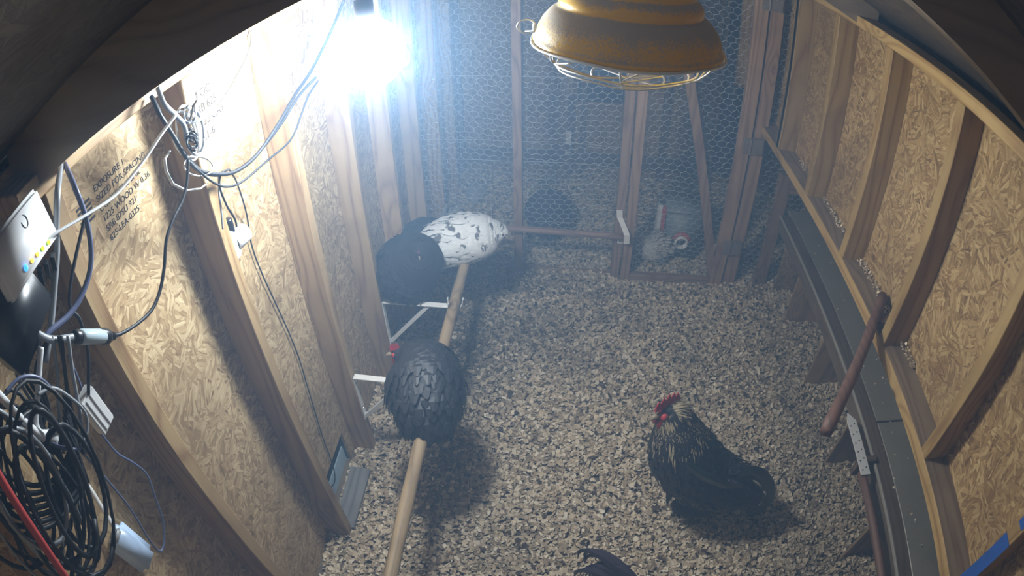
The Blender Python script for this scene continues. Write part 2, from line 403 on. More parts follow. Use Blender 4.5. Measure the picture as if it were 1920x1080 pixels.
# ------------------------------------------------------------ wire partition at y = 2.55 and its door
PY = 2.553
def hexwire(x0, x1, z0, z1, y, r=.0010, w=.046, wob=.004, seed=0):
    """hexagonal netting: vertical twists, each wire a three-sided prism"""
    mb = MB(); h = w*.62; s = w*.36; P = {}
    rnd = random.Random(seed)
    def pt(x, z):
        k = (round(x*2000), round(z*2000))
        if k not in P:
            P[k] = Vector((x + rnd.uniform(-wob, wob)*.7, y + .006*math.sin(x*9+seed)*math.cos(z*7) , z + .012*math.sin(x*11+seed) + rnd.uniform(-wob, wob)))
        return P[k]
    segs = []; row = 0; z = z0
    while z < z1:
        off = w/2 if row % 2 else 0; x = x0 + off
        while x < x1 + .001:
            a = pt(x, z); b = pt(x, z+s)
            if x1 >= x >= x0: segs.append((a, b, 1.5))
            for dx in (-w/2, w/2):
                if x0-.001 <= x+dx <= x1+.001: segs.append((b, pt(x+dx, z+s+(h-s)*1.0), 1.0))
            x += w
        z += h; row += 1
    for a, b, k in segs:
        if (b-a).length > 1e-5: mb.tube([a, b], r*k, 3, caps=False)
    return mb
pt_ = empty('wire_partition', (.1, PY, 0), 'timber and chicken wire partition across the coop', 'partition')
board('post', -.272, -.228, PY-.03, PY+.02, -.03, 1.88, M['old_z'], pt_)
board('post', .243, .289, PY-.035, PY+.02, -.03, 1.9, M['old_z'], pt_)
board('post', .886, .955, PY-.03, PY+.03, -.03, 1.78, M['old_z'], pt_)
board('post', 1.085, 1.15, PY-.02, PY+.03, -.03, .70, M['old_z'], pt_)
board('post', XL, XL+.03, PY-.02, PY+.02, -.03, 1.70, M['pine_z'], pt_)
board('rail', XL+.03, -.272, PY, PY+.02, -.03, .015, M['old_x'], pt_)
board('rail', -.228, .243, PY, PY+.02, -.03, .012, M['old_x'], pt_)
board('rail', 1.15, 1.55, PY-.02, PY+.02, .60, .66, M['old_x'], pt_)
board('rail', XL+.03, 1.0, PY-.015, PY+.02, 1.66, 1.70, M['old_x'], pt_)
for i, (a, b, z1) in enumerate(((XL+.03, -.272, 1.66), (-.228, .243, 1.66), (.955, 1.50, 1.66))):
    o = hexwire(a, b, .0 if i < 2 else .0, z1, PY+.004, seed=i*5+1).build('chicken_wire', M['netting'], pt_)
    o['kind'] = 'stuff'
for z in (1.10, .765, .655, .31): 
    MB().tube([(XL+.03, PY-.006, z), (-.5, PY-.006, z+.004), (-.25, PY-.006, z), (0, PY-.006, z+.006), (.243, PY-.006, z-.004)], .0011, 4).build('line_wire', M['netting'], pt_)
dr = empty('door_2', (.58, PY, 0), 'chicken wire door with diagonal brace in the partition', None); dr['kind'] = 'structure'
DY0, DY1 = PY-.045, PY-.007
board('stile', .297, .345, DY0, DY1, -.01, 1.70, M['old_z'], dr)
board('stile', .806, .872, DY0, DY1, -.01, 1.70, M['old_z'], dr)
board('bottom_rail', .345, .806, DY0, DY1, -.012, .035, M['old_x'], dr)
board('top_rail', .345, .806, DY0, DY1, 1.66, 1.70, M['old_x'], dr)
def beam(name, a, b, w, t, mat, parent, side=Vector((0, 1, 0))):
    a = Vector(a); b = Vector(b); d = (b-a).normalized(); s = side.cross(d).normalized(); v = []
    for p in (a, b):
        for i, j in ((-1, -1), (1, -1), (1, 1), (-1, 1)): v.append(p + s*(w/2*i) + side*(t/2*j))
    mb = MB().add(v, [(0, 3, 2, 1), (4, 5, 6, 7), (0, 1, 5, 4), (1, 2, 6, 5), (2, 3, 7, 6), (3, 0, 4, 7)])
    return mb.build(name, mat, parent)
beam('brace', (.40, PY-.022, 1.66), (.822, PY-.022, .02), .046, .03, M['old_z'], dr)
hexwire(.345, .806, .03, 1.66, PY-.004, seed=9).build('chicken_wire', M['netting'], dr)['kind'] = 'stuff'
for z in (.21, .81, 1.55):
    h = MB().box((.835, DY0-.005, z), (.868, DY0, z+.085), .001).box((.876, DY0-.005, z), (.94, DY0+.012, z+.085), .001)
    h.tube([(.872, DY0-.006, z), (.872, DY0-.006, z+.085)], .006, 8)
    ho = h.build('hinge', M['hinge'], dr)
    for q in (.02, .06): 
        for xx in (.85, .905): MB().lathe([(0, .0015), (.004, .001), (.0045, 0)], 8, (xx, DY0-.006, z+q), Matrix.Rotation(PI/2, 3, 'X')).build('screw', M['steel'], ho)

# ------------------------------------------------------------ brackets and perches
PERX, PERZ = -.415, .462
def bracket(y, label):
    e = empty('shelf_bracket', (XLF, y, .44), label, 'bracket', None)
    w = .024
    MB().box((XLF, y, .434), (PERX-.03, y+w, .440), .001).build('arm', M['white_metal'], e)
    MB().box((XLF, y, .20), (XLF+.004, y+w, .440), .001).build('wall_leg', M['white_metal'], e)
    beam('diagonal_strut', (XLF+.004, y+w/2, .215), (PERX-.11, y+w/2, .434), .014, .010, M['white_metal'], e)
    P = [Vector((PERX + math.cos(a)*.029, y+w/2, PERZ + math.sin(a)*.029)) for a in np.linspace(PI*1.02, 2*PI, 11)]
    P = [Vector((PERX-.03, y+w/2, .437))] + [Vector((PERX-.030, y+w/2, PERZ+.012))] + P[1:] + [Vector((PERX+.031, y+w/2, PERZ+.015))]
    MB().tube(P, .010, 6, flat=.25).build('hook', M['white_metal'], e)
    for z in (.26, .40): MB().lathe([(0, .002), (.004, .0015), (.0045, 0)], 8, (XLF+.004, y+w/2, z), Matrix.Rotation(PI/2, 3, 'Y')).build('screw', M['steel'], e)
    return e
bracket(1.292, 'white steel bracket holding the long perch beside the nearest hen')
bracket(1.708, 'white steel bracket under the black hen next to the wall')
def dowel(name, pts, r, mat, label, cat='perch'):
    P = smooth_path(pts, 6); rr = [r*(1+.04*math.sin(i*1.7)) for i in range(len(P))]
    mb = MB().tube(P, r, 16, rr=rr); return tag(mb.build(name, mat, None, True), label, cat)
perch1 = dowel('perch', [(PERX+.01, .40, PERZ+.004), (PERX+.004, .9, PERZ), (PERX, 1.3, PERZ), (PERX-.002, 1.7, PERZ), (PERX-.002, 2.03, PERZ)], .0215, M['perch'], 'long round wooden perch running away from the lens on the left', 'perch')
dowel('perch', [(-.80, 2.492, .300), (-.3, 2.49, .297), (.305, 2.49, .286)], .017, M['perch_x'], 'thin reddish perch across the coop in front of the wire partition')
e = empty('perch_bracket', (.27, PY-.05, .33), 'white metal strap bracket holding the cross perch on the jamb', 'bracket')
def strip(pts, w, t=.003):
    """flat strap through pts; width runs along x"""
    v = []; f = []
    P = [Vector(p) for p in pts]
    for i, p in enumerate(P):
        d = (P[min(i+1, len(P)-1)] - P[max(i-1, 0)]).normalized(); n = Vector((1, 0, 0)).cross(d).normalized()
        v += [p + Vector((-w/2, 0, 0)), p + Vector((w/2, 0, 0)), p + Vector((w/2, 0, 0)) + n*t, p + Vector((-w/2, 0, 0)) + n*t]
    for i in range(len(P)-1):
        for k in range(4): f.append((4*i+k, 4*i+(k+1) % 4, 4*i+4+(k+1) % 4, 4*i+4+k))
    f += [(3, 2, 1, 0), tuple(4*(len(P)-1)+k for k in range(4))]
    return MB().add(v, f)
strip([(.258, PY-.040, .43), (.262, PY-.042, .39), (.292, PY-.066, .335), (.303, PY-.088, .315), (.305, PY-.088, .262), (.305, PY-.07, .25)], .030).build('strap', M['white_metal'], e)
MB().box((.262, PY-.045, .232), (.288, PY-.037, .262), .001).build('plate', M['white_metal'], e)
MB().lathe([(0, .002), (.005, .0015), (.0055, 0)], 10, (.275, PY-.045, .247), Matrix.Rotation(PI/2, 3, 'X')).build('screw', M['hinge'], e)
# right hand perches
P2X = 1.046
dowel('perch', [(P2X, -.1, .487), (P2X, .5, .487), (P2X, .93, .487)], .0165, M['perch_r'], 'reddish brown perch running along the front of the nest boxes')
e = empty('mending_plate', (P2X, 1.04, .505), 'white perforated metal plate at the end of the nest box perch', 'bracket')
bm = bmesh.new()
vs = [bm.verts.new(p) for p in ((-.020, -.135, 0), (.020, -.135, 0), (.022, .10, 0), (-.006, .135, 0), (-.018, .10, 0))]
fa = bm.faces.new(vs); ex = bmesh.ops.extrude_face_region(bm, geom=[fa]); bmesh.ops.translate(bm, verts=[x for x in ex['geom'] if isinstance(x, bmesh.types.BMVert)], vec=(0, 0, .004))
bmesh.ops.recalc_face_normals(bm, faces=bm.faces)
MB().bm(bm, Matrix.Translation((P2X, 1.04, .506))).build('plate', M['white_metal'], e)
for i in range(6):
    for s in (-.009, .009):
        MB().lathe([(0, .0006), (.0032, .0005), (.0034, 0)], 8, (P2X+s, .925+i*.038+(.01 if s > 0 else 0), .5102)).build('hole', M['black'], e)
MB().box((P2X-.010, .96, .425), (P2X+.070, .985, .506), .002).build('standoff_block', M['dim_x'], e)
dowel('perch', [(.632, .750, .965), (.80, .975, .978), (.985, 1.228, .992)], .0175, M['perch_r'], 'short reddish perch jutting out over the right sill')
board_ = board('sill_block', .935, 1.008, 1.115, 1.15, .96, .985, M['old_x']); tag(board_, 'small wood block on the right sill beneath the short perch', 'block')
# blue tape on the nearest right stud
MB().box((XRF-.002, .234, .962), (XRF, .271, 1.19), .0005).box((XRF-.0015, .240, 1.235), (XRF, .266, 1.62), .0005).build('blue_tape', M['tape'], None)
tag(bpy.data.objects['blue_tape'], 'blue tape down the nearest stud on the right wall', 'tape')

# ------------------------------------------------------------ the lit bulb
lp = empty('hanging_bulb', LAMP, 'blazing white bulb hanging near the left wall studs', 'lamp')
bm = bmesh.new(); bmesh.ops.create_icosphere(bm, subdivisions=3, radius=LAMP_R)
for v in bm.verts:
    if v.co.z > 0: v.co.z *= 1.0
MB().bm(bm, Matrix.Translation(LAMP)).build('bulb', M['bulb'], lp, True)
MB().lathe([(.012, .125), (.02, .12), (.021, .075), (.018, .07), (.018, .05), (.022, .045)], 20, LAMP).build('socket', M['black'], lp, True)
MB().tube(smooth_path([LAMP+Vector((0, 0, .12)), LAMP+Vector((.005, .01, .17)), (LAMP.x, LAMP.y, lowL(LAMP.x)+.094)], 6), .004, 8).build('cord', M['cable_black'], lp, True)

# ------------------------------------------------------------ heat lamp with guard
HC = Vector((.083, .842, 1.736))
hl = empty('heat_lamp', HC, 'dusty yellow heat lamp reflector with wire guard hanging overhead', 'lamp')
prof = [(.1405, -.004), (.142, 0), (.1395, .004), (.137, .009), (.135, .018), (.128, .032), (.118, .044), (.110, .050), (.107, .051), (.1055, .054), (.106, .058), (.105, .066), (.100, .074), (.096, .077), (.094, .080), (.0945, .085), (.093, .092), (.086, .100), (.078, .104), (.076, .108), (.0755, .114), (.068, .124), (.056, .131), (.047, .135), (.045, .16), (.036, .17), (0.001, .172)]
inner = [(r-.003, z-.002) for r, z in prof]
MB().lathe(prof + inner[::-1], 72, HC).build('reflector', M['enamel'], hl, True)
MB().lathe([(0.001, .155), (.02, .15), (.022, .10), (.03, .09), (.045, .06), (.05, .04), (.045, .02), (.03, .008), (0.001, .003)], 28, HC).build('heat_bulb', plain('dark_red_glass', (.12, .02, .015), .15), hl, True)
MB().tube(smooth_path([HC+Vector((0, 0, .175)), HC+Vector((.002, .01, .22)), (HC.x, HC.y, lowL(HC.x)+.094)], 5), .005, 8).build('cord', M['cable_black'], hl, True)
def ring(r, z, n=40, dx=0, dy=0, jit=.0015): return [HC + Vector((r*math.cos(a)+dx, r*math.sin(a)+dy, z+jit*math.sin(a*5))) for a in np.linspace(0, 2*PI, n, endpoint=False)]
g = MB().tube(ring(.1435, -.004), .0022, 6, closed=True); g.build('rim_wire', M['galv'], hl, True)
g = MB().tube(ring(.108, -.034, 40, -.004), .0019, 6, closed=True).tube(ring(.098, -.042, 40, -.008, -.004), .0016, 6, closed=True).tube(ring(.055, -.056, 30), .0016, 6, closed=True)
for k in range(6):
    a = k*PI/3 + .35; c, s = math.cos(a), math.sin(a)
    P = [HC+Vector((.141*c, .141*s, -.004)), HC+Vector((.125*c, .125*s, -.022)), HC+Vector((.105*c, .105*s, -.036)), HC+Vector((.055*c, .055*s, -.056)), HC+Vector((0, 0, -.060))]
    g.tube(smooth_path(P, 5), .0016, 6)
    b = a + .25; g.tube(smooth_path([HC+Vector((.138*math.cos(b), .138*math.sin(b), -.003)), HC+Vector((.118*c, .118*s, -.030)), HC+Vector((.122*math.cos(b+.2), .122*math.sin(b+.2), -.016))], 5), .0014, 6)
g.build('wire_guard', M['galv'], hl, True)
lc = at(994, 50, x=HC.x-.150)
P = [lc + Vector((-.006+.014*math.cos(a), .003*math.sin(a*2), .012*math.sin(a))) for a in np.linspace(0, 2*PI, 16, endpoint=False)]
MB().tube(P, .0015, 6, closed=True).tube([lc+Vector((.006, 0, .004)), HC+Vector((-.139, 0, .006))], .003, 6, flat=.4).tube([lc+Vector((-.008, 0, -.008)), lc+Vector((.010, -.01, -.004)), HC+Vector((-.140, -.01, -.004))], .0014, 6).build('spring_clip', M['galv'], hl, True)

# ------------------------------------------------------------ cables and electrical things on the left wall
def cable(name, px, r, mat, label, plane, cat='cable', n=8, flat=1.0, group=None):
    """px: list of (u, v) or (u, v, x) photo points on wall plane x=plane"""
    P = [at(p[0], p[1], x=(p[2] if len(p) > 2 else plane)) for p in px]
    mb = MB().tube(smooth_path(P, n), r, 8, flat=flat)
    return tag(mb.build(name, mat, None, True), label, cat, group)
NX = -.68
# bundle hung on the nail of the second stud
cable('cable', [(283, 180, -.70), (300, 215), (325, 255), (350, 297), (372, 318), (400, 326), (440, 322), (480, 292), (520, 235), (555, 175), (585, 130), (620, 60), (645, 0, -.60)], .0045, M['cable_black'], 'thick black cable sweeping from the roof edge up toward the bulb', NX)
cable('cable', [(286, 182, -.71), (306, 222, -.69), (333, 268, -.69), (356, 300, -.69), (380, 322, -.69), (410, 328, -.69), (450, 316, -.69), (490, 280, -.69), (530, 228, -.69), (560, 180, -.68), (592, 145, -.66)], .0038, M['cable_black'], 'second black cable bundled beside the thick one toward the bulb', NX)
cable('cable', [(296, 165, -.70), (308, 195), (328, 215), (345, 235), (350, 262)], .0055, M['cable_grey'], 'short slate grey cable dropping from the top plate into the hank', NX)
cable('cable', [(472, 57, -.715), (470, 90, -.70), (452, 130, -.70), (430, 170, -.69), (405, 205, -.68), (380, 222), (355, 228)], .0042, M['cable_grey'], 'grey cable curving from the roof edge down to the cable hank', NX)
cable('cable', [(352, 300), (372, 320), (400, 342), (425, 350), (455, 340), (500, 302), (545, 262), (565, 215), (578, 180), (596, 152)], .0026, M['cable_black'], 'thin black cable looping low under the bundle and up toward the bulb', -.67)
cable('cable', [(430, 318, -.70), (445, 345, -.74), (462, 400, -.79), (472, 460, -.80), (490, 510, -.80), (515, 565, -.80), (540, 620, -.80), (560, 670, -.80), (575, 720, -.80), (590, 770, -.80), (605, 820, -.80), (618, 855, -.80), (627, 885, -.795), (627, 905, -.80), (618, 916, -.82)], .0022, M['cable_black'], 'thin black cable running down the strand board to the pop door', -.80)
cable('cable', [(353, 300), (350, 345), (340, 380), (325, 410), (312, 450), (308, 500), (300, 545), (285, 580), (260, 605), (228, 625), (205, 630)], .0033, M['cable_black'], 'black cable hanging from the hank down to the grey connector', -.66)
cable('cable', [(330, 215), (300, 255), (270, 300), (235, 345), (205, 375), (150, 410), (100, 440), (60, 470), (0, 497)], .0046, M['cable_white'], 'pale flat cable stretched from the hank past the network switch', -.64, flat=.55)
cable('cable', [(410, 330), (411, 365), (415, 395), (418, 430)], .0024, M['cable_grey'], 'thin grey lead dropping to the white plug adapter', -.70)
cable('cable', [(428, 318), (415, 325), (412, 350), (425, 385), (440, 410), (444, 425)], .0024, M['cable_black'], 'thin black lead with plug on the white adapter', -.69)
cable('cable', [(115, 312, -.72), (108, 360), (106, 420), (106, 480), (100, 560), (94, 620), (85, 680)], .0062, M['cable_grey'], 'thick slate cable falling straight down beside the network switch', -.66)
cable('cable', [(122, 308, -.72), (140, 350), (160, 405), (170, 460), (168, 510), (150, 560), (125, 595), (95, 620), (85, 632)], .0048, M['cable_blue'], 'slate blue cable bowing out over the first stud', -.65)
# hank of flat white cable on a nail
hk = empty('cable_hank', at(355, 250, x=-.70), 'hank of pale flat cable hung on a nail in the second stud', 'cable hank')
def loop(cx, cy, rx, ry, rot, x, n=22, a0=0, a1=2*PI, sp=0):
    out = []
    for i in range(n):
        a = a0 + (a1-a0)*i/(n-1); u = rx*math.cos(a)*(1+sp*i/n); v = ry*math.sin(a)*(1+sp*i/n)
        out.append(at(cx + u*math.cos(rot) - v*math.sin(rot), cy + u*math.sin(rot) + v*math.cos(rot), x=x+.006*math.sin(i*1.3)))
    return out
for i, (cx, cy, rx, ry, rot, r, mt) in enumerate(((352, 250, 20, 52, -.18, .0036, 'cable_white'), (345, 252, 22, 44, -.25, .0032, 'cable_white'), (364, 248, 18, 42, -.1, .0032, 'cable_grey'), (356, 214, 11, 17, .1, .0032, 'cable_grey'), (372, 312, 27, 18, .1, .0024, 'cable_white'))):
    MB().tube(loop(cx, cy, rx, ry, rot, -.70+.007*i, 26, .3, .3+2*PI), r, 8, flat=.6).build('cable_loop', M[mt], hk, True)
for i in range(5): MB().tube(loop(360, 250+i*5, 9+i, 9, .3*i, -.685+.004*i, 14, i, i+5), .0022, 6).build('cable_twist', M['cable_black'], hk, True)
MB().tube([at(318, 284, x=-.70), at(309, 298, x=-.69), at(311, 320, x=-.69), at(324, 345, x=-.69), at(348, 357, x=-.69), at(375, 354, x=-.70), at(388, 344, x=-.70)], .0034, 8, flat=.6).build('cable_loop', M['cable_white'], hk, True)
MB().tube([at(350, 262, x=XLF), at(362, 200, x=-.66), at(369, 188, x=-.655)], .0025, 8).build('nail', M['hinge'], hk)

# white plug adapter
c = at(436, 452, x=-.765)
ad = empty('plug_adapter', c, 'white plug adapter with round front below the cable bundle', 'adapter')
MB().box((c.x-.035, c.y-.030, c.z-.042), (c.x+.018, c.y+.006, c.z+.040), .007).build('body', M['white'], ad)
MB().lathe([(.001, .034), (.021, .034), (.0245, .030), (.0245, -.012), (.02, -.015)], 28, c+Vector((.005, .014, -.004)), Matrix.Rotation(-PI/2, 3, 'X') @ Matrix.Rotation(.2, 3, 'Y')).build('round_socket', M['white'], ad, True)
MB().lathe([(.001, .034), (.010, .034), (.011, .03), (.011, .0)], 16, c+Vector((.008, -.004, .030))).build('plug', M['black'], ad, True)
MB().lathe([(.001, .05), (.013, .046), (.014, .03), (.012, .0)], 16, c+Vector((-.016, -.016, .030))).build('plug', M['white'], ad, True)

# network switch, tilted toward the lens
def frame(o, ux, uy):
    ux = Vector(ux).normalized(); uy = Vector(uy); uy = (uy - ux*uy.dot(ux)).normalized(); uz = ux.cross(uy)
    m = Matrix((ux, uy, uz)).transposed().to_4x4(); return Matrix.Translation(o) @ m
A = at(70, 347, x=-.66); B = at(0, 432, x=-.63); C = at(46, 538, x=-.61)
D = at(92, 410, x=-.635)
sw = empty('network_switch', (A+C)/2, 'white network switch with five status lights at upper left', 'network switch')
Ms = frame(A, B-A, C-A); wS = (B-A).length*1.35; hS = (C-A).length*.93
Ms = frame(A, (B-A), (C-B))
def rbox(mb, Mx, a, b, bev):
    bm = bmesh.new(); bmesh.ops.create_cube(bm, size=1); a = Vector(a); b = Vector(b)
    for v in bm.verts: v.co = Vector(((v.co.x+.5)*(b.x-a.x)+a.x, (v.co.y+.5)*(b.y-a.y)+a.y, (v.co.z+.5)*(b.z-a.z)+a.z))
    bmesh.ops.bevel(bm, geom=list(bm.edges), offset=bev, segments=3, affect='EDGES'); return mb.bm(bm, Mx)
hw = (C-B).length
nrm = (Ms.to_3x3() @ Vector((0, 0, 1))); sgn = 1 if nrm.dot(CAM-A) > 0 else -1
rbox(MB(), Ms, (0, 0, -.022*sgn) if sgn > 0 else (0, 0, 0), (wS, hw, 0) if sgn > 0 else (wS, hw, .022), .006).build('case', M['white'], sw, True)
for i, (u, v, cc) in enumerate(((48, 503, 'blue'), (60, 489, 'amber'), (70, 477, 'amber'), (80, 466, 'green'), (91, 455, 'green'))):
    p = at(u, v, x=-.60); rr = ray(u, v)
    # put the lamp on the case plane
    t = (A-CAM).dot(nrm)/rr.dot(nrm); p = CAM + rr*t + nrm*sgn*.0008
    bm = bmesh.new(); bmesh.ops.create_uvsphere(bm, u_segments=8, v_segments=6, radius=.0032 if i else .0045)
    MB().bm(bm, Matrix.Translation(p)).build('status_light', M['led_'+cc], sw, True)
p = CAM + ray(46, 415)*((A-CAM).dot(nrm)/ray(46, 415).dot(nrm)) + nrm*sgn*.0006
Pu = [p + (Ms.to_3x3() @ Vector((math.cos(a)*.007, math.sin(a)*.009, 0))) for a in np.linspace(-.3, PI*1.4, 12)]
MB().tube(Pu, .0006, 6).build('logo', M['grey'], sw)
for k in range(3):
    a = at(98-k*12, 478+k*13, x=-.645); b = at(104-k*12, 505+k*13, x=-.66)
    MB().tube([a, b], .006, 4).build('network_plug', M['black'], sw)
# dark power brick under the switch
pbk = at(28, 570, x=-.66)
pb = empty('power_brick', pbk, 'black power brick half hidden under the network switch', 'power supply')
rbox(MB(), Matrix.Translation(pbk) @ Matrix.Rotation(.3, 4, 'X'), (-.03, -.075, -.05), (.03, .045, .05), .006).build('case', M['black'], pb, True)

# connector in the hanging cable
a = at(140, 632, x=-.64); b = at(212, 630, x=-.65)
cn = empty('cable_connector', (a+b)/2, 'grey cable connector with clear shell lying across the first stud', 'connector')
d = (b-a)
def seg(name, t0, t1, r, mat, flat=1.0, n=10): MB().tube([a+d*t0, a+d*(t0+.04), a+d*(t1-.04), a+d*t1], r, n, flat=flat, rr=[r*.8, r, r, r*.85]).build(name, mat, cn, True)
seg('shell', .12, .72, .0155, plain('clear_grey_shell', (.45, .55, .6), .2), .75)
seg('plug_body', .62, .88, .0125, M['black'])
for k in range(4): seg('strain_ring', .84+k*.045, .91+k*.045, .009-.0008*k, M['black'])
seg('collar', -.02, .16, .011, M['black'])
MB().tube(smooth_path([at(60, 612, x=-.64), at(75, 628, x=-.64), at(100, 637, x=-.64), a], 6), .0055, 8).build('lead', M['cable_grey'], cn, True)

# white injector box
cA = at(178, 768, x=-.70)
ij = empty('power_injector', cA, 'white power injector box with ribbed lid hanging on the first stud', 'power supply')
Mi = frame(cA, at(208, 795, x=-.70)-at(160, 730, x=-.70), Vector((0, .6, .5)))
rbox(MB(), Mi, (-.040, -.022, -.012), (.040, .020, .012), .003).build('case', M['white'], ij)
for yy in (-.012, .002): rbox(MB(), Mi, (-.036, yy, .012), (.036, yy+.0025, .0135), .0005).build('groove', M['grey'], ij)
for yy in (-.012, .002): rbox(MB(), Mi, (-.036, yy, -.0135), (.036, yy+.0025, -.012), .0005).build('groove', M['grey'], ij)

# access point low on the wall
c0 = at(250, 1030, x=-.785)
ap = empty('access_point', c0, 'white rounded wireless access point low on the left wall', 'access point')
ux = at(295, 1050, x=-.785)-at(215, 985, x=-.785)
Ma = frame(c0, ux, Vector((0, 1, .2)))
rbox(MB(), Ma, (-.075, -.036, -.018), (.062, .036, .018), .014).build('case', plain('glow_tinted_white_plastic', (.50, .66, .92), .3, 0, .03), ap, True)  # white case with its blue glow tinted into the base colour
rbox(MB(), Ma, (-.075, -.018, -.012), (-.05, .018, .008), .004).build('port_cover', M['grey'], ap, True)
MB().tube(smooth_path([at(212, 985, x=-.785), at(190, 950, x=-.79), at(168, 915, x=-.79), at(148, 893, x=-.79)], 5), .006, 8, flat=.5).build('mounting_strap', M['white'], ap, True)

# white usb lead with thick moulded end, red cable, black coil
P = smooth_path([at(-25, 715, x=-.56), at(0, 742, x=-.58), at(40, 785, x=-.60), at(75, 815, x=-.61), at(100, 820, x=-.62)], 6)
tag(MB().tube(P, .006, 10, rr=[.006 + (.0065*max(0, (i-len(P)*.6)/(len(P)*.4)))for i in range(len(P))]).build('white_lead', M['cable_white'], None, True), 'thick white lead with moulded end crossing the cable tangle', 'cable')
cable('white_lead', [(77, 650), (73, 700), (70, 750), (67, 790), (74, 810)], .0052, M['cable_white'], 'short white lead hanging upright in the cable tangle', -.62)
cable('red_cable', [(-25, 850), (0, 895), (40, 960), (80, 1020), (125, 1085)], .0075, M['cable_red'], 'red cable crossing the bottom left corner', -.56)
cl = empty('cable_coil', at(120, 900, x=-.64), 'large tangled coil of black cable hung at the lower left', 'cable coil')
rc = random.Random(3)
for i in range(20):
    cx = 85 + rc.uniform(-75, 60); cy = 925 + rc.uniform(-35, 30); rx = 58 + rc.uniform(-30, 25); ry = 165 + rc.uniform(-60, 30)
    MB().tube(loop(cx, cy, rx, ry, -.42+rc.uniform(-.25, .2), -.68+.006*i, 30, rc.uniform(0, 6), 6.6+rc.uniform(0, 6), .03), rc.choice((.0036, .0042, .0032)), 8).build('cable_loop', M['cable_black'] if i % 5 else M['cable_grey'], cl, True)
for i in range(7):
    y0 = 860+i*14; P = [(-20, y0+rc.uniform(-10, 30)), (30, y0+40+i*3), (70, y0+50), (110, y0+30), (135+i*4, y0-40), (120, y0-120)]
    MB().tube(smooth_path([at(u, v, x=-.66+.006*i) for u, v in P], 6), .0042, 8).build('cable_loop', M['cable_black'], cl, True)
for i in range(10):
    u0 = 45+i*9; P = [(u0+rc.uniform(-18, 18), 630), (u0+rc.uniform(-25, 15), 700), (u0+rc.uniform(-20, 30), 770), (u0+rc.uniform(0, 40), 850)]
    MB().tube(smooth_path([at(u, v, x=-.68+.007*i) for u, v in P], 6), .0034, 8).build('hanging_strand', M['cable_black'] if i % 3 else M['cable_grey'], cl, True)
cable('cable', [(10, 735), (40, 708), (75, 710), (110, 745), (145, 790), (160, 820), (155, 838), (130, 842), (100, 832), (60, 800), (50, 778)], .0029, M['cable_blue'], 'slate blue cable looping round the white lead', -.61)
cable('cable', [(70, 740), (100, 728), (135, 748), (160, 775), (163, 810), (150, 835)], .0029, M['cable_grey'], 'thin grey cable arching over the coil', -.61)
cable('cable', [(70, 770), (110, 805), (160, 855), (205, 905), (245, 955), (272, 1000), (292, 1028), (303, 1032), (308, 1012), (305, 975), (290, 930), (275, 890), (250, 868), (220, 850), (195, 820), (168, 780), (150, 720), (128, 665)], .0026, M['cable_blue'], 'blue cable trailing in a long loop over the strand board', -.72)
cable('cable', [(160, 405), (130, 560), (150, 600), (165, 660), (166, 740)], .0034, M['cable_black'], 'black cable hanging behind the connector', -.69)

# mill stamps printed on the strand board
ink = plain('black_stamp_ink', (.03, .03, .035), .8)
def stamp(lines, y, z, size, ang=0.0):
    for i, t in enumerate(lines):
        fc = bpy.data.curves.new('stamp', 'FONT'); fc.body = t; fc.size = size; fc.extrude = .0002
        o = bpy.data.objects.new('tmp', fc); COL.objects.link(o)
        dg = bpy.context.evaluated_depsgraph_get(); me = bpy.data.meshes.new_from_object(o.evaluated_get(dg))
        bpy.data.objects.remove(o)
        # letters read upward-right across the bay: text x -> +y, text y -> +z, lying on the board that faces +x
        Mx = Matrix(((0, 0, 1), (1, 0, 0), (0, 1, 0))).to_4x4()
        me.transform(Matrix.Translation(Vector((XL+.0006, y, z - i*size*1.15)) - wl.matrix_world.translation) @ Matrix.Translation((0, 0, 0)) @ Mx @ Matrix.Rotation(ang, 4, 'Z'))
        me.materials.clear(); me.materials.append(ink)
        s = bpy.data.objects.new('stamp_lettering', me); link(s, wl)
stamp(['EXPOSURE 1', 'SIZED FOR SPACING', 'CONFORMS 6MIL', '1225 WOOD W 0.36', 'SRB 875U 921', '625-LEA-0325'], .635, 1.595, .0185)
stamp(['23/32', '1210 CAT'], 1.335, 1.64, .024)
stamp(['24 OC', 'SRB 625', '0325 CAT', '921-6'], 1.00, 1.60, .030)
for k in range(5): MB().box((XL, .575, 1.592-.009*k), (XL+.0008, .618, 1.597-.009*k)).build('stamp_bar', ink, wl)

